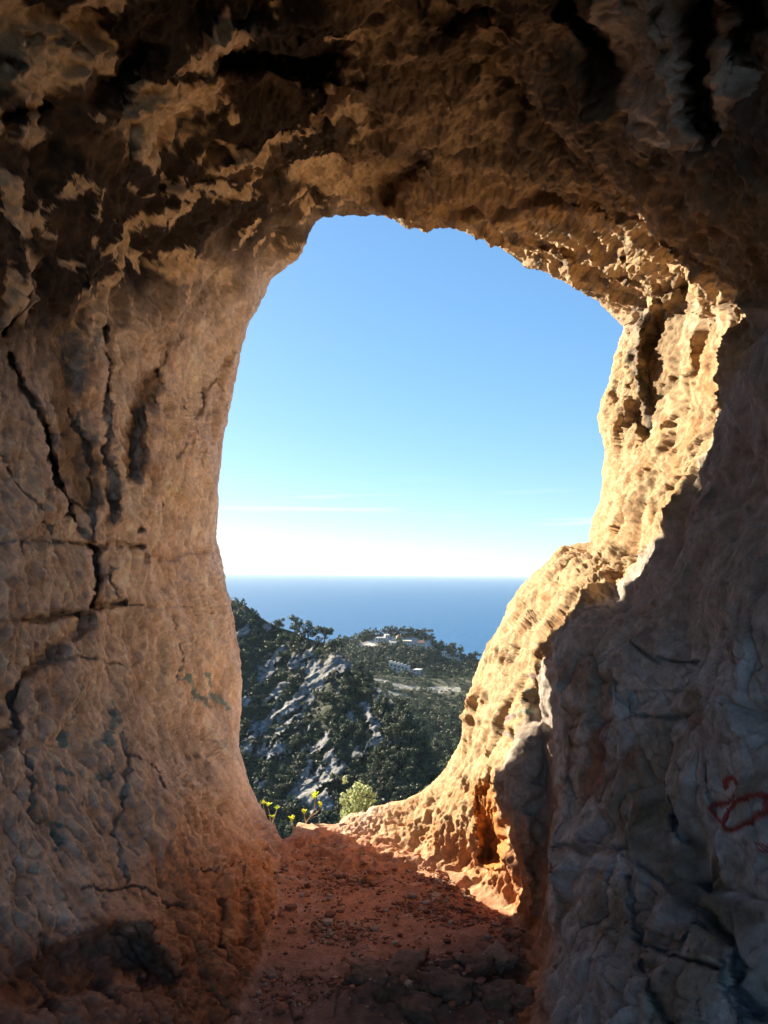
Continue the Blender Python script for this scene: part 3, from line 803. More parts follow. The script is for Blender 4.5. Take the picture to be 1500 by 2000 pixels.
def build_sheet(name, sh, x0, x1, nx, ny, ybot, rockf, g1, g2, rockc, relief, label, nback=14, backrun=260.):
    xs = np.linspace(x0, x1, nx)
    rows, cols_ = [], []
    X = np.repeat(xs[None], ny, 0)
    t = np.linspace(0, 1, ny)[:, None]
    Y = ybot + (ipl(xs, sh.c)[None] - ybot) * t
    P = px2w(X.ravel(), Y.ravel(), sh.depth(X.ravel(), Y.ravel()))
    rk = rockf(X.ravel(), Y.ravel())
    n1 = fbm(P / 14, 4, 340); n2 = ridged(P / np.array([9, 9, 5]), 4, 350)
    dist = np.linalg.norm(P[:, :2], axis=1)
    edge_f = 1 - 0.8 * np.repeat(t, nx, 1).ravel() ** 6
    P[:, 2] += edge_f * relief * (n1 * 1.2)
    vd = P / np.linalg.norm(P, axis=1, keepdims=True)
    crag = cells(P / np.array([7, 7, 5]), 8)[0] * 1.5 + cells(P / 2.6, 9)[0] * .7 + .25 * fbm(P / 1.2, 3, 355)
    P -= vd * (rk * relief * (0.5 + 0.5 * n2 + 0.9 * crag))[:, None]
    c = np.array(g1)[None] * (1 - sstep(-.4, .5, n1))[:, None] + np.array(g2)[None] * sstep(-.4, .5, n1)[:, None]
    rc = np.array(rockc)[None] * (0.85 + 0.75 * fbm(P / np.array([1.6, 1.6, 1.0]), 4, 360, .65))[:, None]
    c = c * (1 - rk[:, None]) + rc * rk[:, None]
    top = P.reshape(ny, nx, 3)[-1]
    fw = np.stack([top[:, 0], top[:, 1]], 1); fw /= np.linalg.norm(fw, axis=1, keepdims=True)
    bk = []
    for q in range(1, nback + 1):
        s = q / nback
        r = top.copy()
        r[:, :2] += fw * backrun * s
        los = (top[:, 2] - CAMZ) / np.linalg.norm(top[:, :2], axis=1)
        r[:, 2] = np.maximum(SEA_Z - 6, np.minimum(top[:, 2] + (los - .12) * backrun * s, top[:, 2] + (SEA_Z - 6 - top[:, 2]) * s ** 1.4))
        r[:, 2] += relief * fbm(r / 20, 2, 370) * (s < 0.95)
        bk.append(r)
    V = np.concatenate([P, np.array(bk).reshape(-1, 3)])
    c = np.concatenate([c, np.tile(np.array(g2), (nback * nx, 1))])
    n = ny + nback
    I = np.arange(n * nx).reshape(n, nx)
    Fq = np.stack([I[:-1, :-1], I[:-1, 1:], I[1:, 1:], I[1:, :-1]], -1).reshape(-1, 4)
    o = mesh_np(name, V, Fq, True, np.clip(c, 0.01, 0.8), M_TERR)
    tag(o, label, 'hill', kind='structure')
    return o


DG, LG = (.032, .038, .022), (.070, .072, .038)
build_sheet('hillside', hill, -150, 960, 520, 400, 1900, hill_rock, DG, (.045, .05, .03), (.215, .21, .205), 2.2, 'steep shaded hillside with pale limestone outcrops left of the valley')
build_sheet('valley_ground', valley, 480, 1350, 200, 200, 1800, val_rock, DG, LG, (.42, .40, .34), 1.2, 'green scrubby valley floor between the hillside and the headland', 4, 60.)
build_sheet('headland', headland, 380, 1120, 220, 90, 1372, head_rock, DG, LG, (.46, .43, .39), 1.2, 'low wooded headland with houses jutting into the sea', 14, 170.)

# sea: rings of real swell near, flat far
m, n, l, b = new_mat('sea_water')
b.inputs['Base Color'].default_value = (.03, .13, .29, 1)
b.inputs['Roughness'].default_value = 0.4
b.inputs['IOR'].default_value = 1.33
b.inputs['Specular IOR Level'].default_value = 0.12
co = n.new('ShaderNodeTexCoord')
mpn = n.new('ShaderNodeMapping'); mpn.inputs['Scale'].default_value = (0.05, 0.11, 0.1); mpn.inputs['Rotation'].default_value = (0, 0, 0.5)
w1 = n.new('ShaderNodeTexNoise'); w1.inputs['Scale'].default_value = 1.0; w1.inputs['Detail'].default_value = 9; w1.inputs['Roughness'].default_value = 0.62
l.new(co.outputs['Object'], mpn.inputs['Vector']); l.new(mpn.outputs['Vector'], w1.inputs['Vector'])
bp = n.new('ShaderNodeBump'); bp.inputs['Strength'].default_value = 0.9; bp.inputs['Distance'].default_value = 5.0
l.new(w1.outputs['Fac'], bp.inputs['Height']); l.new(bp.outputs['Normal'], b.inputs['Normal'])
M_SEA = m
rr = np.concatenate([np.geomspace(150, 17800, 90)])
na = 160
aa = np.linspace(math.radians(-100), math.radians(100), na)
V = np.stack([np.outer(rr, np.sin(aa)), np.outer(rr, np.cos(aa)), np.full((len(rr), na), SEA_Z)], -1).reshape(-1, 3)
V[:, 2] += fbm(V / np.array([60, 35, 1]), 2, 400) * 0.35
I = np.arange(len(rr) * na).reshape(len(rr), na)
sea = mesh_np('sea', V, np.stack([I[:-1, :-1], I[1:, :-1], I[1:, 1:], I[:-1, 1:]], -1).reshape(-1, 4), True, None, M_SEA)
tag(sea, 'calm blue sea reaching to the horizon', 'sea', kind='structure')

# far coast on the horizon
xs = np.linspace(840, 1500, 120)
hgt = (0.4 + 0.6 * np.abs(fbm(np.stack([xs / 70, 0 * xs, 0 * xs], 1), 3, 410))) * np.clip((xs - 850) / 120, 0, 1) * 62
Vc = []
for dz, dd in ((-12, 0), (0.35, 150), (1.0, 700), (0.5, 1100)):
    b0 = px2w(xs, np.full_like(xs, 1127), 16600 + dd)
    b0[:, 2] = SEA_Z + (dz if dz < 0 else dz * hgt)
    Vc.append(b0)
Vc = np.array(Vc).reshape(-1, 3)
I = np.arange(4 * 120).reshape(4, 120)
fc = mesh_np('far_coast', Vc, np.stack([I[:-1, :-1], I[:-1, 1:], I[1:, 1:], I[1:, :-1]], -1).reshape(-1, 4), True, np.tile(np.array([.16, .17, .16]), (480, 1)), M_TERR)
tag(fc, 'thin strip of far coast on the horizon at right', 'coast', kind='structure')

# ------------------------------------------------------------------ trees
M_PINE = leaf_mat('pine_foliage', (.046, .064, .033), 0.22)
M_BARK = plain_mat('bark', (.10, .075, .055), 0.95, 0.4, 3)


def leaf_cloud(centres, radii, count, size, seed, flat=0.8, up=0.3):
    """many small leaf-sized quads gathered into clumps"""
    r = np.random.default_rng(seed)
    k = r.choice(len(centres), count, p=np.array(radii) ** 2 / (np.array(radii) ** 2).sum())
    d = r.normal(size=(count, 3)); d /= np.linalg.norm(d, axis=1, keepdims=True)
    rad_ = (0.55 + 0.5 * r.random(count)) * np.array(radii)[k]
    p = np.array(centres)[k] + d * rad_[:, None] * np.array([1, 1, flat])
    nn = d + r.normal(size=(count, 3)) * 0.6 + np.array([0, 0, up]); nn /= np.linalg.norm(nn, axis=1, keepdims=True)
    t = np.cross(nn, r.normal(size=(count, 3))); t /= np.linalg.norm(t, axis=1, keepdims=True)
    bt = np.cross(nn, t)
    s = size * (0.6 + 0.8 * r.random(count))[:, None]
    q = np.stack([p - t * s - bt * s * .6, p + t * s - bt * s * .5, p + t * s * .8 + bt * s * .7, p - t * s * .9 + bt * s * .6], 1)
    c = (0.65 + 0.7 * r.random((count, 1))) * np.array([[1.0, 1.0, 1.0]]) + r.normal(size=(count, 1)) * np.array([[.12, .06, -.03]])
    return q.reshape(-1, 3), np.arange(count * 4).reshape(-1, 4), np.repeat(np.clip(c, .3, 1.6), 4, 0)


def tube(pts, radii, n=6):
    V, Fq = [], []
    pts = [Vector(p) for p in pts]
    for i, p in enumerate(pts):
        d = (pts[min(i + 1, len(pts) - 1)] - pts[max(i - 1, 0)]).normalized()
        a = d.orthogonal().normalized(); bb = d.cross(a)
        for j in range(n):
            t = 2 * math.pi * j / n
            V.append(p + (a * math.cos(t) + bb * math.sin(t)) * radii[i])
    for i in range(len(pts) - 1):
        for j in range(n):
            Fq.append((i * n + j, i * n + (j + 1) % n, (i + 1) * n + (j + 1) % n, (i + 1) * n + j))
    return np.array([tuple(v) for v in V]), np.array(Fq)


def join(parts):
    V, Fq, off = [], [], 0
    for v, f in parts:
        V.append(v); Fq.append(f + off); off += len(v)
    return np.concatenate(V), np.concatenate(Fq)


def pine_proto(seed, kind):
    """a pine one unit high: returns trunk mesh data, crown data, coarse crown data"""
    r = random.Random(seed)
    lean = r.uniform(-.08, .08)
    if kind == 'umbrella':
        cs = [((r.uniform(-.42, .42)) + lean, r.uniform(-.36, .36), r.uniform(.66, .86)) for _ in range(14)]
        rd = [r.uniform(.11, .19) for _ in cs]
    elif kind == 'cone':
        cs, rd = [], []
        for i in range(13):
            h = .2 + .72 * i / 12
            w = (1 - h) * .34 + .03
            a = i * 2.4
            cs.append((math.cos(a) * w, math.sin(a) * w, h)); rd.append(.10 + .12 * (1 - h))
    else:
        cs, rd = [], []
        for i in range(15):
            a, q = r.uniform(0, 6.28), r.random() ** .5
            h = r.uniform(.22, .88)
            w = .36 * math.sqrt(max(.08, 1 - ((h - .45) / .5) ** 2)) * q
            cs.append((math.cos(a) * w + lean, math.sin(a) * w, h)); rd.append(r.uniform(.12, .2))
    trunk = [tube([(0, 0, -.08), (lean * .4, 0.01, .25), (lean * .9, 0, .5), (lean, 0, .78)], [.035, .028, .02, .008])]
    for c in cs[:6]:
        trunk.append(tube([(lean * .6, 0, c[2] * .55), tuple(np.array(c) * .6 + np.array((lean * .3, 0, c[2] * .2))), c], [.014, .01, .004], 4))
    return join(trunk), leaf_cloud(cs, rd, 1000, .028, seed), leaf_cloud(cs, rd, 150, .062, seed + 50)


protos = [pine_proto(11, 'round'), pine_proto(12, 'round'), pine_proto(13, 'cone'), pine_proto(14, 'umbrella'), pine_proto(15, 'round')]
proto_me = []
for i, (tk, hi, lo) in enumerate(protos):
    a = mesh_np('trunk', tk[0], tk[1], True, None, M_BARK)
    c = mesh_np('crown', hi[0], hi[1], False, hi[2], M_PINE)
    proto_me.append((a.data, c.data))
    bpy.data.objects.remove(a); bpy.data.objects.remove(c)


def scatter(sh, x0, x1, y0, y1, count, mind, rockf, rkmax=0.35, block=None, lookup=0):
    r = np.random.default_rng(int(x0 + y1))
    x = r.uniform(x0, x1, count * 6); y = r.uniform(y0, y1, count * 6)
    ok = sh.ok(x, y + 2) & (rockf(x, y) < rkmax)
    if lookup:
        ok &= (rockf(x, y - lookup) < .6) | (r.random(len(x)) < .25)
    if block is not None:
        ok &= ~block(x, y)
    x, y = x[ok], y[ok]
    keep, kx, ky = [], np.empty(0), np.empty(0)
    for a, c in zip(x, y):
        if len(keep) >= count:
            break
        if len(kx) == 0 or ((kx - a) ** 2 + (1.6 * (ky - c)) ** 2).min() > mind ** 2:
            keep.append((a, c)); kx = np.append(kx, a); ky = np.append(ky, c)
    return np.array(keep)


HOUSE_BLOCK = [(726, 1262, 30), (812, 1262, 26), (782, 1312, 22), (815, 1318, 18), (868, 1284, 12), (764, 1258, 16), (745, 1254, 14), (890, 1290, 14)]
hb = lambda x, y: np.any([(abs(x - a) < w * .75) & (y > b_ - 4) & (y < b_ + 10) for a, b_, w in HOUSE_BLOCK], axis=0)
trees = []   # (pos, height, kind-of-place, px, py)
for (x, y) in scatter(hill, 380, 900, 1170, 1760, 900, 7.5, hill_rock, lookup=14):
    trees.append((hill.at(x, y), random.uniform(2.0, 4.2), 'hill', x, y))
for t_ in np.linspace(0, 1, 90):
    x = 700 + 190 * t_ + random.uniform(-7, 7)
    y = float(ipl(x, hill.c)) + random.uniform(-2, 26)
    if hill_rock(np.array([x]), np.array([y]))[0] < .5 and hill_rock(np.array([x]), np.array([y - 12]))[0] < .5:
        trees.append((hill.at(x, max(y, float(ipl(x, hill.c)))), random.uniform(2.2, 4.6), 'hill', x, y))
for (x, y) in list(scatter(valley, 640, 1060, 1320, 1430, 900, 4.0, val_rock)) + list(scatter(valley, 600, 1150, 1430, 1700, 900, 6.0, val_rock)):
    far_f = np.interp(y, [1322, 1360, 1420, 1600], [2.6, 3.2, 5.5, 7.5])
    trees.append((valley.at(x, y), random.uniform(.75, 1.3) * far_f, 'valley', x, y))
for (x, y) in scatter(headland, 600, 1000, 1236, 1345, 1000, 3.6, head_rock, 0.5, hb):
    trees.append((headland.at(x, y), random.uniform(4.0, 8.0), 'headland', x, y))
SILP = [tuple(p) for p in SIL]
vis = inpoly(np.array([t[3] for t in trees]), np.array([t[4] - 6 for t in trees]), SILP)
crest_special = [
    (576, 1234, 6.6, 1, 'round pine topping the hill crest left of the leaning flat pine'), (602, 1246, 6.8, 2, 'pointed pine on the hill crest, its tip above the sea line'),
    (632, 1262, 7.4, 3, 'wide flat-topped pine on the hill crest against the sea'), (655, 1290, 7.6, 3, 'dark spreading pine hanging over the white cliff edge of the hill'),
    (694, 1316, 3.2, 4, 'small yellowish green pine alone at the end of the white cliff'), (546, 1226, 5.2, 0, 'bushy pine on the hill crest nearest the left cave wall')]
gl = {'hill': ('dark pine among the trees covering the shaded limestone hillside', 'pines on the hillside'), 'valley': ('pine in the green valley below the headland', 'pines in the valley'), 'headland': ('small pine on the headland among the houses', 'pines on the headland')}


def make_pine(pos, h, k, label, group):
    o = empty('pine_tree', tuple(pos))
    o.rotation_euler = (0, 0, random.uniform(0, 6.28))
    w = random.uniform(.85, 1.25)
    o.scale = (h * w, h * w, h)
    for nm, me in zip(('trunk', 'crown'), proto_me[k]):
        c = bpy.data.objects.new(nm, me); col.objects.link(c); c.parent = o
    tag(o, label, 'tree', group)


for (x, y, h, k, lb) in crest_special:
    make_pine(hill.at(x, y) - np.array([0, 0, .3]), h, k, lb, 'pines on the hill crest')
order = sorted([i for i in range(len(trees)) if vis[i]], key=lambda i: -trees[i][1] / np.linalg.norm(trees[i][0]))
single = set(order[:290])
stuff = {'hill': [], 'valley': [], 'headland': []}
for i, (p, h, pl, x, y) in enumerate(trees):
    k = random.choice([0, 1, 4, 0, 1, 2, 3] if pl != 'hill' else [0, 1, 2, 4, 3, 1])
    p = p - np.array([0, 0, .25])
    if i in single:
        lb, gr = gl[pl]
        if pl == 'hill':
            lb = ('pine on the upper hillside between the crest and the broad white cliff' if y < 1300 else 'pine on the shaded hillside among the left white rock streaks' if x < 590 and y < 1440 else
                  'pine on the dark middle of the hillside right of the broad white cliff' if y < 1440 and x < 700 else 'pine along the right descending edge of the hillside' if x >= 700 else
                  'pine on the lower hillside near the large pale rock face' if x > 560 else 'pine on the lower hillside close to the left cave wall')
        elif pl == 'valley':
            lb = 'pine on the green plateau just below the headland' if y < 1380 else 'pine in the valley between the plateau and the dark hollow' if y < 1440 else ('pine at the upper rim of the dark valley hollow below the plateau' if y < 1475 else 'pine on the left slope of the dark valley hollow beside the hillside' if x < 830 else 'pine in the dark valley hollow close to the sunlit right wall')
        make_pine(p, h, k, lb, gr)
    else:
        q, f, c = protos[k][2]
        a = random.uniform(0, 6.28); w = random.uniform(.9, 1.3)
        rot = np.array([[math.cos(a), -math.sin(a), 0], [math.sin(a), math.cos(a), 0], [0, 0, 1]])
        stuff[pl].append(((q * np.array([w, w, 1])) @ rot.T * h + p, f, c * random.uniform(.75, 1.3)))
# low scrub between the trees
for pl, sh, x0, x1, y0, y1, cnt, rf, hs in (('hill', hill, 380, 900, 1170, 1760, 1500, hill_rock, (.9, 2.0)), ('valley', valley, 600, 1150, 1320, 1640, 1500, val_rock, (.8, 2.0)), ('headland', headland, 560, 1050, 1236, 1345, 800, head_rock, (.9, 2.0))):
    for (x, y) in scatter(sh, x0 + 1, x1, y0, y1, cnt, 2.5, rf, 0.6, hb if pl == 'headland' else None):
        q, f, c = protos[random.choice([0, 1, 4])][2]
        sel = slice(0, 44)
        h = random.uniform(*hs)
        qq = q.reshape(-1, 4, 3)[sel].reshape(-1, 3) * np.array([1.5, 1.5, .9]) - np.array([0, 0, .25])
        stuff[pl].append((qq * h + sh.at(x, y), f[sel], c.reshape(-1, 4, 3)[sel].reshape(-1, 3) * np.array([1.15, 1.1, .9]) * random.uniform(.8, 1.4)))
for pl, nm, lb in (('hill', 'hillside_wood', 'dark evergreen scrub and wood clothing the left hillside'), ('valley', 'valley_wood', 'green scrub and pine wood filling the valley'), ('headland', 'headland_wood', 'low evergreen scrub over the headland')):
    off, VV, FF, CCc = 0, [], [], []
    for q, f, c in stuff[pl]:
        VV.append(q); FF.append(f + off); CCc.append(c); off += len(q)
    o = mesh_np(nm, np.concatenate(VV), np.concatenate(FF), False, np.concatenate(CCc), M_PINE)
    tag(o, lb, 'wood', kind='stuff')

# ------------------------------------------------------------------ houses on the headland
M_WHITE = plain_mat('white_render', (.60, .57, .53), 0.9, 0.08, .6)
M_CREAM = plain_mat('cream_render', (.60, .52, .42), 0.9, 0.1, .6)
M_TILE = plain_mat('roof_tiles', (.36, .19, .12), 0.9, 0.25, 2)
M_DARK = plain_mat('window_glass', (.03, .035, .045), 0.25, 0.1, 2, 0.5)
M_WALLST = plain_mat('garden_stone', (.45, .41, .35), 0.95, 0.3, 1.5)


def boxv(x0, x1, y0, y1, z0, z1):
    v = np.array([(x, y, z) for x in (x0, x1) for y in (y0, y1) for z in (z0, z1)], float)
    f = np.array([(0, 1, 3, 2), (4, 6, 7, 5), (0, 4, 5, 1), (2, 3, 7, 6), (0, 2, 6, 4), (1, 5, 7, 3)])
    return v, f


def house(px, py, wpx, hpx, depth, mat, roof, wins, yaw, label, storeys=1, doors=1, chimneys=0, sink=2.5):
    d = float(headland.depth(np.array([px]), np.array([py]))[0])
    s = d / FPX
    p = px2w(px, py, d - 3)
    w, h = wpx * s * .78, hpx * s * .72
    o = empty('house', tuple(p))
    o.rotation_euler = (0, 0, math.radians(yaw) - math.atan2(p[0], p[1]))
    tag(o, label, 'house', 'houses on the headland')
    mesh_np('wall', *boxv(-w / 2, w / 2, 0, depth, -sink, h), False, None, mat, o)
    if roof == 'flat':
        pr = [boxv(-w / 2 - .15, w / 2 + .15, -.15, depth + .15, h + .003, h + .28)]
        mesh_np('roof', *join(pr), False, None, mat, o)
    else:
        rh = min(2.0, depth * .25)
        e_ = .35
        v = np.array([(-w / 2 - e_, -e_, h), (w / 2 + e_, -e_, h), (w / 2 + e_, depth + e_, h), (-w / 2 - e_, depth + e_, h), (-w / 2 + depth * .3, depth / 2, h + rh), (w / 2 - depth * .3, depth / 2, h + rh), (-w / 2 - e_, -e_, h - .18), (w / 2 + e_, -e_, h - .18), (w / 2 + e_, depth + e_, h - .18), (-w / 2 - e_, depth + e_, h - .18)])
        f = [(0, 1, 5, 4), (2, 3, 4, 5), (1, 2, 5, 5), (3, 0, 4, 4), (6, 7, 1, 0), (7, 8, 2, 1), (8, 9, 3, 2), (9, 6, 0, 3)]
        me = bpy.data.meshes.new('roof'); me.from_pydata(v.tolist(), [], [tuple(dict.fromkeys(q)) for q in f]); me.materials.append(M_TILE)
        ro = bpy.data.objects.new('roof', me); col.objects.link(ro); ro.parent = o
        if chimneys:
            c = mesh_np('chimney', *boxv(w * .2, w * .2 + .6, depth * .4, depth * .4 + .6, h + .2, h + rh + .9), False, None, M_CREAM, ro)
    sh_ = h / storeys
    ww = min(1.3, w / (wins + 1) * .55)
    for st_ in range(storeys):
        for i in range(wins):
            xc = -w / 2 + w * (i + .5) / wins
            z0 = st_ * sh_ + sh_ * .28
            isdoor = st_ == 0 and i == wins // 2 and doors
            wo = mesh_np('door' if isdoor else 'window', *boxv(xc - ww / 2, xc + ww / 2, -.06, .1, (st_ * sh_ + .05) if isdoor else z0, z0 + sh_ * .48), False, None, M_DARK, o)
            if not isdoor:
                mesh_np('sill', *boxv(xc - ww / 2 - .1, xc + ww / 2 + .1, -.16, -.003, z0 - .12, z0 - .004), False, None, mat, wo)
    # the sunlit left end has openings too
    for st_ in range(storeys):
        mesh_np('window', *boxv(-w / 2 - .06, -w / 2 + .1, depth * .35, depth * .35 + 1.2, st_ * sh_ + sh_ * .28, st_ * sh_ + sh_ * .76), False, None, M_DARK, o)
    return o


house(741, 1252, 20, 8, 8, M_WHITE, 'flat', 3, -12, 'long low white villa at the left end of the headland top')
house(757, 1247, 11, 9, 7, M_WHITE, 'flat', 2, 10, 'white block house beside the long villa on the headland top', 1)
house(781, 1250, 14, 8, 8, M_CREAM, 'hip', 2, 8, 'house with reddish tiled roof at the middle of the headland top', 1, 1, 1)
house(769, 1261, 11, 8, 6, M_WHITE, 'flat', 2, -6, 'small bright white house below the red roofed house')
house(796, 1262, 22, 13, 9, M_CREAM, 'flat', 4, 4, 'broad pale cream house on the headland slope', 2)
house(822, 1265, 23, 13, 9, M_WHITE, 'hip', 4, -8, 'white two storey house with rows of dark windows on the headland', 2, 1, 1)
house(868, 1280, 12, 9, 7, M_WHITE, 'flat', 2, 12, 'small white house low on the right shoulder of the headland')
house(813, 1319, 18, 14, 9, M_WHITE, 'flat', 2, -18, 'white cube house at the lower right of the stepped terrace', 2)
# stepped terrace of white dwellings with tall fin walls
d = float(headland.depth(np.array([780.]), np.array([1309.]))[0])
p = px2w(779, 1309, d - 6)
o = empty('terraced_building', tuple(p))
o.rotation_euler = (0, 0, math.radians(-16) - math.atan2(p[0], p[1]))
tag(o, 'white stepped terrace with a row of tall fin walls under the headland', 'building')
uw = 3.1
for i in range(5):
    z = -i * .55
    wl_ = mesh_np('wall', *boxv(-7.8 + i * uw, -7.8 + (i + 1) * uw - .05, 0, 7, -4, 5.2 + z), False, None, M_WHITE, o)
    mesh_np('fin_wall', *boxv(-7.8 + i * uw - .22, -7.8 + i * uw + .22, -.5, 7.2, -4.2, 6.9 + z), False, None, M_WHITE, o)
    mesh_np('roof', *boxv(-7.8 + i * uw + .25, -7.8 + (i + 1) * uw - .25, -.2, 6.9, 5.21 + z, 5.45 + z), False, None, M_CREAM, o)
    for zz in (.6, 3.1):
        mesh_np('window', *boxv(-7.8 + i * uw + .8, -7.8 + i * uw + 2.3, -.05, .1, zz + z, zz + 1.3 + z), False, None, M_DARK, o)
for (px_, py_, ln, hh_, lb) in ((890, 1288, 38, 5, 'long pale retaining wall on the right slope of the headland'), (845, 1271, 18, 5, 'short pale terrace wall right of the white windowed house'), (716, 1266, 26, 4, 'pale terrace wall on the left slope of the headland')):
    d = float(headland.depth(np.array([float(px_)]), np.array([float(py_)]))[0])
    s = d / FPX
    p = px2w(px_, py_, d - 3)
    o = empty('garden_wall', tuple(p)); o.rotation_euler = (0, math.radians(6 if px_ > 800 else -4), 0)
    tag(o, lb, 'wall', 'terrace walls on the headland')
    mesh_np('wall', *boxv(-ln * s / 2, ln * s / 2, 0, .8, -3, hh_ * s * .7), False, None, M_WALLST, o)
    mesh_np('coping', *boxv(-ln * s / 2 - .1, ln * s / 2 + .1, -.12, .92, hh_ * s * .7 + .003, hh_ * s * .7 + .2), False, None, M_WHITE, o)
d = float(headland.depth(np.array([757.]), np.array([1292.]))[0])
p = px2w(757, 1292, d - 3)
o = empty('chimney_tower', tuple(p)); tag(o, 'slim pale tower left of the stepped white terrace', 'tower')
mesh_np('shaft', *boxv(-.6, .6, -.6, .6, -3, 3.2), False, None, M_CREAM, o)
mesh_np('cap', *boxv(-.75, .75, -.75, .75, 3.203, 3.5), False, None, M_WHITE, o)

# ------------------------------------------------------------------ slope just outside the mouth
nx_, ny_ = 120, 110
X, Y = np.meshgrid(np.linspace(-6, 7, nx_), np.linspace(4.9, 15, ny_))
Z = -0.75 - (Y - 4.9) * 0.52 - np.clip(Y - 9, 0, 9) * 0.9 + 0.35 * fbm(np.stack([X, Y, 0 * X], -1).reshape(-1, 3) * .7, 4, 500).reshape(X.shape)
V = np.stack([X, Y, Z], -1).reshape(-1, 3)
I = np.arange(nx_ * ny_).reshape(ny_, nx_)
nn_ = fbm(V * 1.4, 4, 510)
cc_ = lerp(np.tile(np.array([.42, .30, .2]), (len(V), 1)), (.12, .12, .06), sstep(-.1, .3, nn_))
o = mesh_np('slope_below_cave', V, np.stack([I[:-1, :-1], I[:-1, 1:], I[1:, 1:], I[1:, :-1]], -1).reshape(-1, 4), True, cc_, M_CLIFF)
tag(o, 'rocky scrub slope falling away below the cave lip', 'slope', kind='structure')


def slope_z(x, y):
    i = np.argmin((V[:, 0] - x) ** 2 + (V[:, 1] - y) ** 2)
    return V[i, 2]


SLV = V.copy()

# ------------------------------------------------------------------ stones
def stone_mesh(seed, sub=2, blocky=0.5, stretch=(1, .8, .6), colr=(.4, .25, .16), bump_=0.18):
    import bmesh
    bm = bmesh.new()
    bmesh.ops.create_icosphere(bm, subdivisions=sub, radius=1)
    v = np.array([x.co[:] for x in bm.verts]); f = np.array([[q.index for q in x.verts] for x in bm.faces])
    bm.free()
    m = np.abs(v).max(1, keepdims=True)
    v = v * (1 - blocky) + (v / m * .85) * blocky
    v = v * (1 + bump_ * fbm(v * 1.6, 4, seed))[:, None]
    v = v + v * (cells(v * 1.5, seed)[0] * bump_ * .7)[:, None]
    c = np.array(colr)[None] * (1 + .35 * fbm(v * 3, 3, seed + 3))[:, None]
    return v * np.array(stretch), f, np.clip(c, .02, .8)


def stone(name, pos, size, seed, label, cat='rock', rotz=0., sub=4, **kw):
    v, f, c = stone_mesh(seed, sub, **kw)
    v = v * size
    cr, sr = math.cos(rotz), math.sin(rotz)
    v = v @ np.array([[cr, -sr, 0], [sr, cr, 0], [0, 0, 1]]).T
    o = mesh_np(name, v, f, True, c, M_STONE)
    o.location = tuple(pos)
    tag(o, label, cat)
    return o


q = px2w(628, 1636, 4.62)
stone('ledge_rock', (q[0], q[1], q[2] - .02), .2, 31, 'flat-topped rock with sunlit top at the lip of the cave floor', rotz=-.12, sub=5, blocky=.75, stretch=(1.0, .75, .36), colr=(.55, .34, .22), bump_=.14)
q = px2w(655, 1655, 4.25)
stone('ledge_rock', (q[0], q[1], q[2] - .03), .15, 37, 'lower reddish rock in shade in front of the flat-topped lip rock', rotz=.3, sub=5, blocky=.6, stretch=(1.1, .6, .32), colr=(.48, .22, .13), bump_=.2)
loose = [(720, 1930, .085, 'dark rounded rock at the left end of the rubble by the right wall'), (790, 1905, .11, 'broad low dark rock in the rubble on the cave floor'), (870, 1945, .10, 'dark rock in the middle of the rubble on the cave floor'), (930, 1900, .085, 'grey wedge of rock behind the rubble near the right wall'), (975, 1885, .075, 'pale brown angular stone against the foot of the right wall'),
         (985, 1965, .085, 'dark rock in the lower right corner of the rubble'), (1035, 1960, .07, 'stone tucked under the grey slab at the right'), (820, 1975, .09, 'dark rock at the bottom edge in the rubble'), (1000, 1830, .05, 'reddish stone at the foot of the right wall above the rubble'), (530, 1905, .035, 'small pale stone at the foot of the left wall')]
for i, (x, y, s, lb) in enumerate(loose):
    q = shell_at(x, y)
    stone('loose_rock', (q[0], q[1], q[2] - s * .05), s * .85, 41 + i, lb, rotz=i * 1.3, sub=4, blocky=.55, stretch=(1.15, .85, .55), colr=(.24, .15, .105) if i not in (4, 9) else (.36, .26, .19), bump_=.3)
# gravel: countless small stones on the red floor
flv = np.where(inpoly(PX, PY, [(560, 1660), (700, 1640), (850, 1700), (990, 1790), (1040, 1890), (1050, 2060), (440, 2060), (520, 1890), (510, 1800), (545, 1700)]))[0]
wgt = (0.05 + np.clip(fbm(P32[flv] * 3.0, 3, 520) + .1, 0, 1) ** 1.5) * np.interp(PY[flv], [1640, 1720, 1800, 1860, 2000], [.5, 1, 1.2, .7, .35]) * D[flv] ** 2
wgt /= wgt.sum()
pick = rng.choice(flv, 3800, p=wgt)
sm = [stone_mesh(60 + i, 1, .4, (1, .85, .65), (1, 1, 1), .35) for i in range(6)]
VV, FF, CG, off = [], [], [], 0
for t, i in enumerate(pick):
    v, f, c = sm[t % 6]
    s = float(np.clip(rng.lognormal(math.log(.0046), .65), .002, .03))
    a = rng.uniform(0, 6.28)
    rot = np.array([[math.cos(a), -math.sin(a), 0], [math.sin(a), math.cos(a), 0], [0, 0, 1]])
    VV.append(v @ rot.T * s + SHELL[i] + np.array([rng.normal() * .006, rng.normal() * .006, s * .3])); FF.append(f + off); off += len(v)
    base_c = np.array([.40, .19, .12]) * rng.uniform(.55, 1.35) if rng.random() < .85 else np.array([.5, .4, .32]) * rng.uniform(.7, 1.2)
    CG.append(np.tile(base_c, (len(v), 1)))
o = mesh_np('gravel', np.concatenate(VV), np.concatenate(FF), False, np.clip(np.concatenate(CG), .02, .7), M_STONE)
tag(o, 'small reddish stones strewn over the cave floor', 'gravel', kind='stuff')

# ------------------------------------------------------------------ plants at the lip
M_FIG = leaf_mat('young_leaf', (.42, .50, .06), 0.5, 0.1)
M_STEM = plain_mat('young_stem', (.34, .26, .19), 0.85, 0.25, 30)
M_BUSH = leaf_mat('bush_leaf', (.36, .40, .20), 0.45, 0.1)


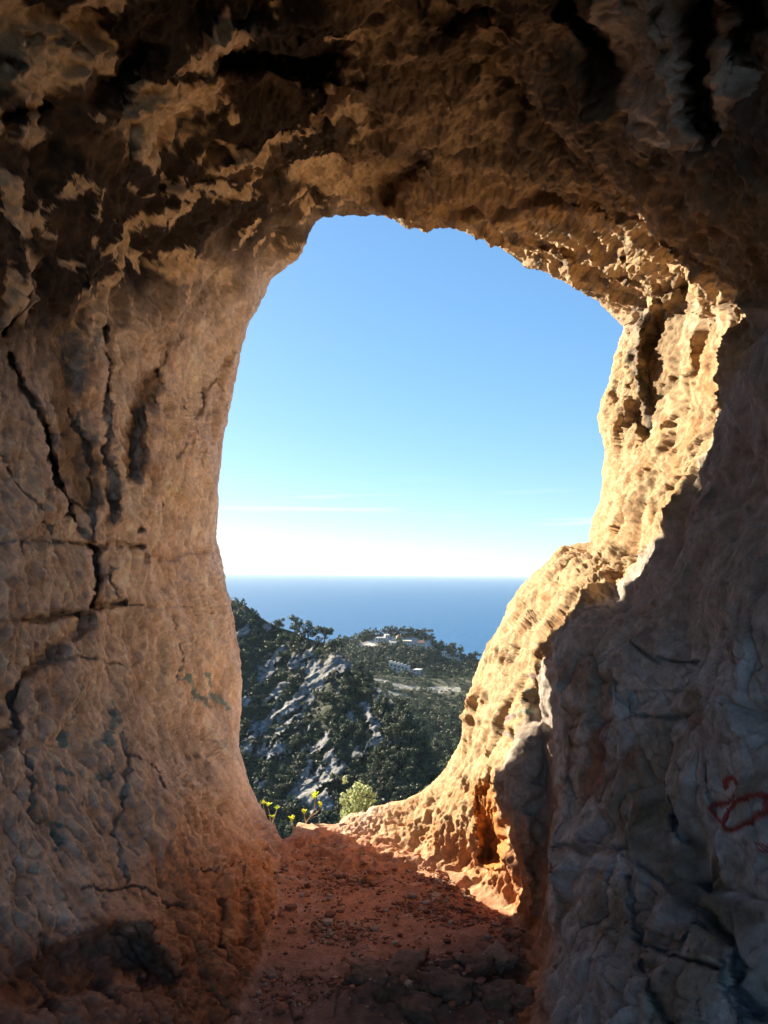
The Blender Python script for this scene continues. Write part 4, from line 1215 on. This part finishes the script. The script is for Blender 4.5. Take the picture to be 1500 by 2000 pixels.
def leaf_mesh(seed, size):
    r = random.Random(seed)
    out = [(0, 0), (.10, .05), (.26, .30), (.20, .42), (.40, .62), (.24, .70), (.16, 1.0), (0, 1.12)]
    pts = out + [(-x * r.uniform(.85, 1.1), y) for x, y in out[-2:0:-1]]
    v = [(x * size, y * size, size * (.22 * abs(x) * 2 + .18 * math.sin(y * 2.4))) for x, y in pts]
    v.append((0, .5 * size, size * .10))
    n_ = len(pts)
    return np.array(v), np.array([(i, (i + 1) % n_, n_) for i in range(n_)])


def sapling(name, stems, clusters, label, leafsize=.045, mat=None, tone=1.0):
    base = Vector(stems[0][0])
    o = empty(name, base)
    tag(o, label, 'plant')
    for s in stems:
        n_ = len(s)
        v, f = tube([Vector(q) - base for q in s], [.0045 - .0025 * i / (n_ - 1) for i in range(n_)], 6)
        mesh_np('stem', v, f, True, None, M_STEM, o)
    for ci, (c, n_, up) in enumerate(clusters):
        for j in range(n_):
            v, f = leaf_mesh(ci * 10 + j, leafsize * random.uniform(.75, 1.2))
            a = j * 2.4 + ci + random.uniform(-.3, .3)
            tilt = up + random.uniform(-.35, .35)
            Rm = Matrix.Rotation(a, 3, 'Z') @ Matrix.Rotation(tilt, 3, 'X')
            v = v @ np.array(Rm).T + np.array(Vector(c) - base)
            t_ = tone * random.uniform(.85, 1.15)
            mesh_np('leaf', v, f, True, np.tile(np.array([t_ * random.uniform(.85, 1.25), t_, t_ * .8]), (len(v), 1)), mat or M_FIG, o)
    return o


def pw(x, y, d):
    return Vector(px2w(x, y, d).tolist())


sapling('fig_sapling', [[pw(592, 1640, 4.82), pw(598, 1606, 4.8), pw(606, 1595, 4.8), pw(613, 1583, 4.8), pw(616, 1563, 4.8)], [pw(607, 1594, 4.8), pw(618, 1588, 4.8), pw(626, 1578, 4.8)]],
        [(pw(615, 1562, 4.8), 5, .9), (pw(626, 1578, 4.8), 4, .8)], 'fig sapling with bent stem and two tufts of bright leaves behind lip rock', .043)
sapling('fig_sapling', [[pw(598, 1640, 4.84), pw(597, 1605, 4.83), pw(594, 1592, 4.83)]], [(pw(594, 1591, 4.83), 5, .8)], 'short leafy fig shoot just left of the bent sapling', .038)
sapling('fig_sapling', [[pw(575, 1645, 4.86), pw(573, 1618, 4.86), pw(571, 1606, 4.86)]], [(pw(571, 1606, 4.86), 7, .9)], 'low star of yellow-green leaves left of the lip rock', .036)
sapling('leafy_shrub', [[pw(528, 1660, 5.6), pw(530, 1610, 5.6), pw(524, 1578, 5.6)], [pw(530, 1612, 5.6), pw(538, 1590, 5.6), pw(541, 1580, 5.6)], [pw(530, 1620, 5.6), pw(518, 1590, 5.6), pw(514, 1574, 5.6)]],
        [(pw(524, 1576, 5.6), 5, .7), (pw(540, 1582, 5.6), 5, .8), (pw(515, 1572, 5.6), 4, .8), (pw(533, 1598, 5.6), 5, .6)], 'shaded shrub with small yellow leaves against the left wall at the lip', .034, None, .8)


def bush(name, px_, ptop, d, half, label, nleaf, seed, colm):
    q = px2w(px_, ptop, d)
    zb = slope_zz(q[0], q[1]) - .05
    h = q[2] - zb
    o = empty(name, (q[0], q[1], zb))
    tag(o, label, 'shrub')
    r = random.Random(seed)
    cs, rd, st_ = [], [], []
    for i in range(110):
        a = r.uniform(0, 6.28); t = r.random()
        hh_ = h * (.25 + .68 * t)
        ww_ = half * (1.0 - .45 * t) * math.sqrt(r.random()) * r.uniform(.75, 1.5)
        c = (math.cos(a) * ww_, math.sin(a) * ww_, hh_)
        cs.append(c); rd.append(r.uniform(.07, .19) * half)
        if i % 3 == 0:
            st_.append(tube([(0, 0, 0), (c[0] * .35, c[1] * .35, hh_ * .55), c], [.012, .008, .003], 5))
    # two upright leaders
    for dx, tz in ((-.3, 1.0), (.42, .95), (.05, .9)):
        for t in np.linspace(.4, tz, 9):
            cs.append((dx * half * (.6 + .5 * t) + r.uniform(-.08, .08) * half, r.uniform(-.1, .1) * half, h * t - half * .15)); rd.append(half * (.22 - .12 * t))
    mesh_np('branches', *join(st_), True, None, M_BARK, o)
    v, f, c = leaf_cloud(cs, rd, nleaf, half * .042, seed, 1.7, .2)
    mesh_np('foliage', v, f, False, c * np.array(colm), M_BUSH, o)


def slope_zz(x, y):
    i = np.argmin((SLV[:, 0] - x) ** 2 + (SLV[:, 1] - y) ** 2)
    return float(SLV[i, 2])


bush('leafy_bush', 695, 1514, 7.0, .245, 'round sunlit olive green bush growing just beyond the cave lip', 6500, 81, (1, 1, 1))
bush('small_bush', 764, 1561, 7.4, .06, 'tiny green tuft showing over the lit lip right of the bush', 500, 82, (1, 1, .9))

# ------------------------------------------------------------------ air
m = bpy.data.materials.new('air_haze'); m.use_nodes = True
n, l = m.node_tree.nodes, m.node_tree.links
n.remove(n['Principled BSDF'])
vol = n.new('ShaderNodeVolumePrincipled')
vol.inputs['Color'].default_value = (.66, .83, 1.0, 1)
vol.inputs['Density'].default_value = 0.00004
vol.inputs['Anisotropy'].default_value = 0.2
l.new(vol.outputs[0], n['Material Output'].inputs['Volume'])
hz = mesh_np('haze', *boxv(-18500, 18500, -60, 18600, SEA_Z - 9, 14), False, None, m)
tag(hz, 'thin pale sea haze over the whole view', 'haze', kind='stuff')
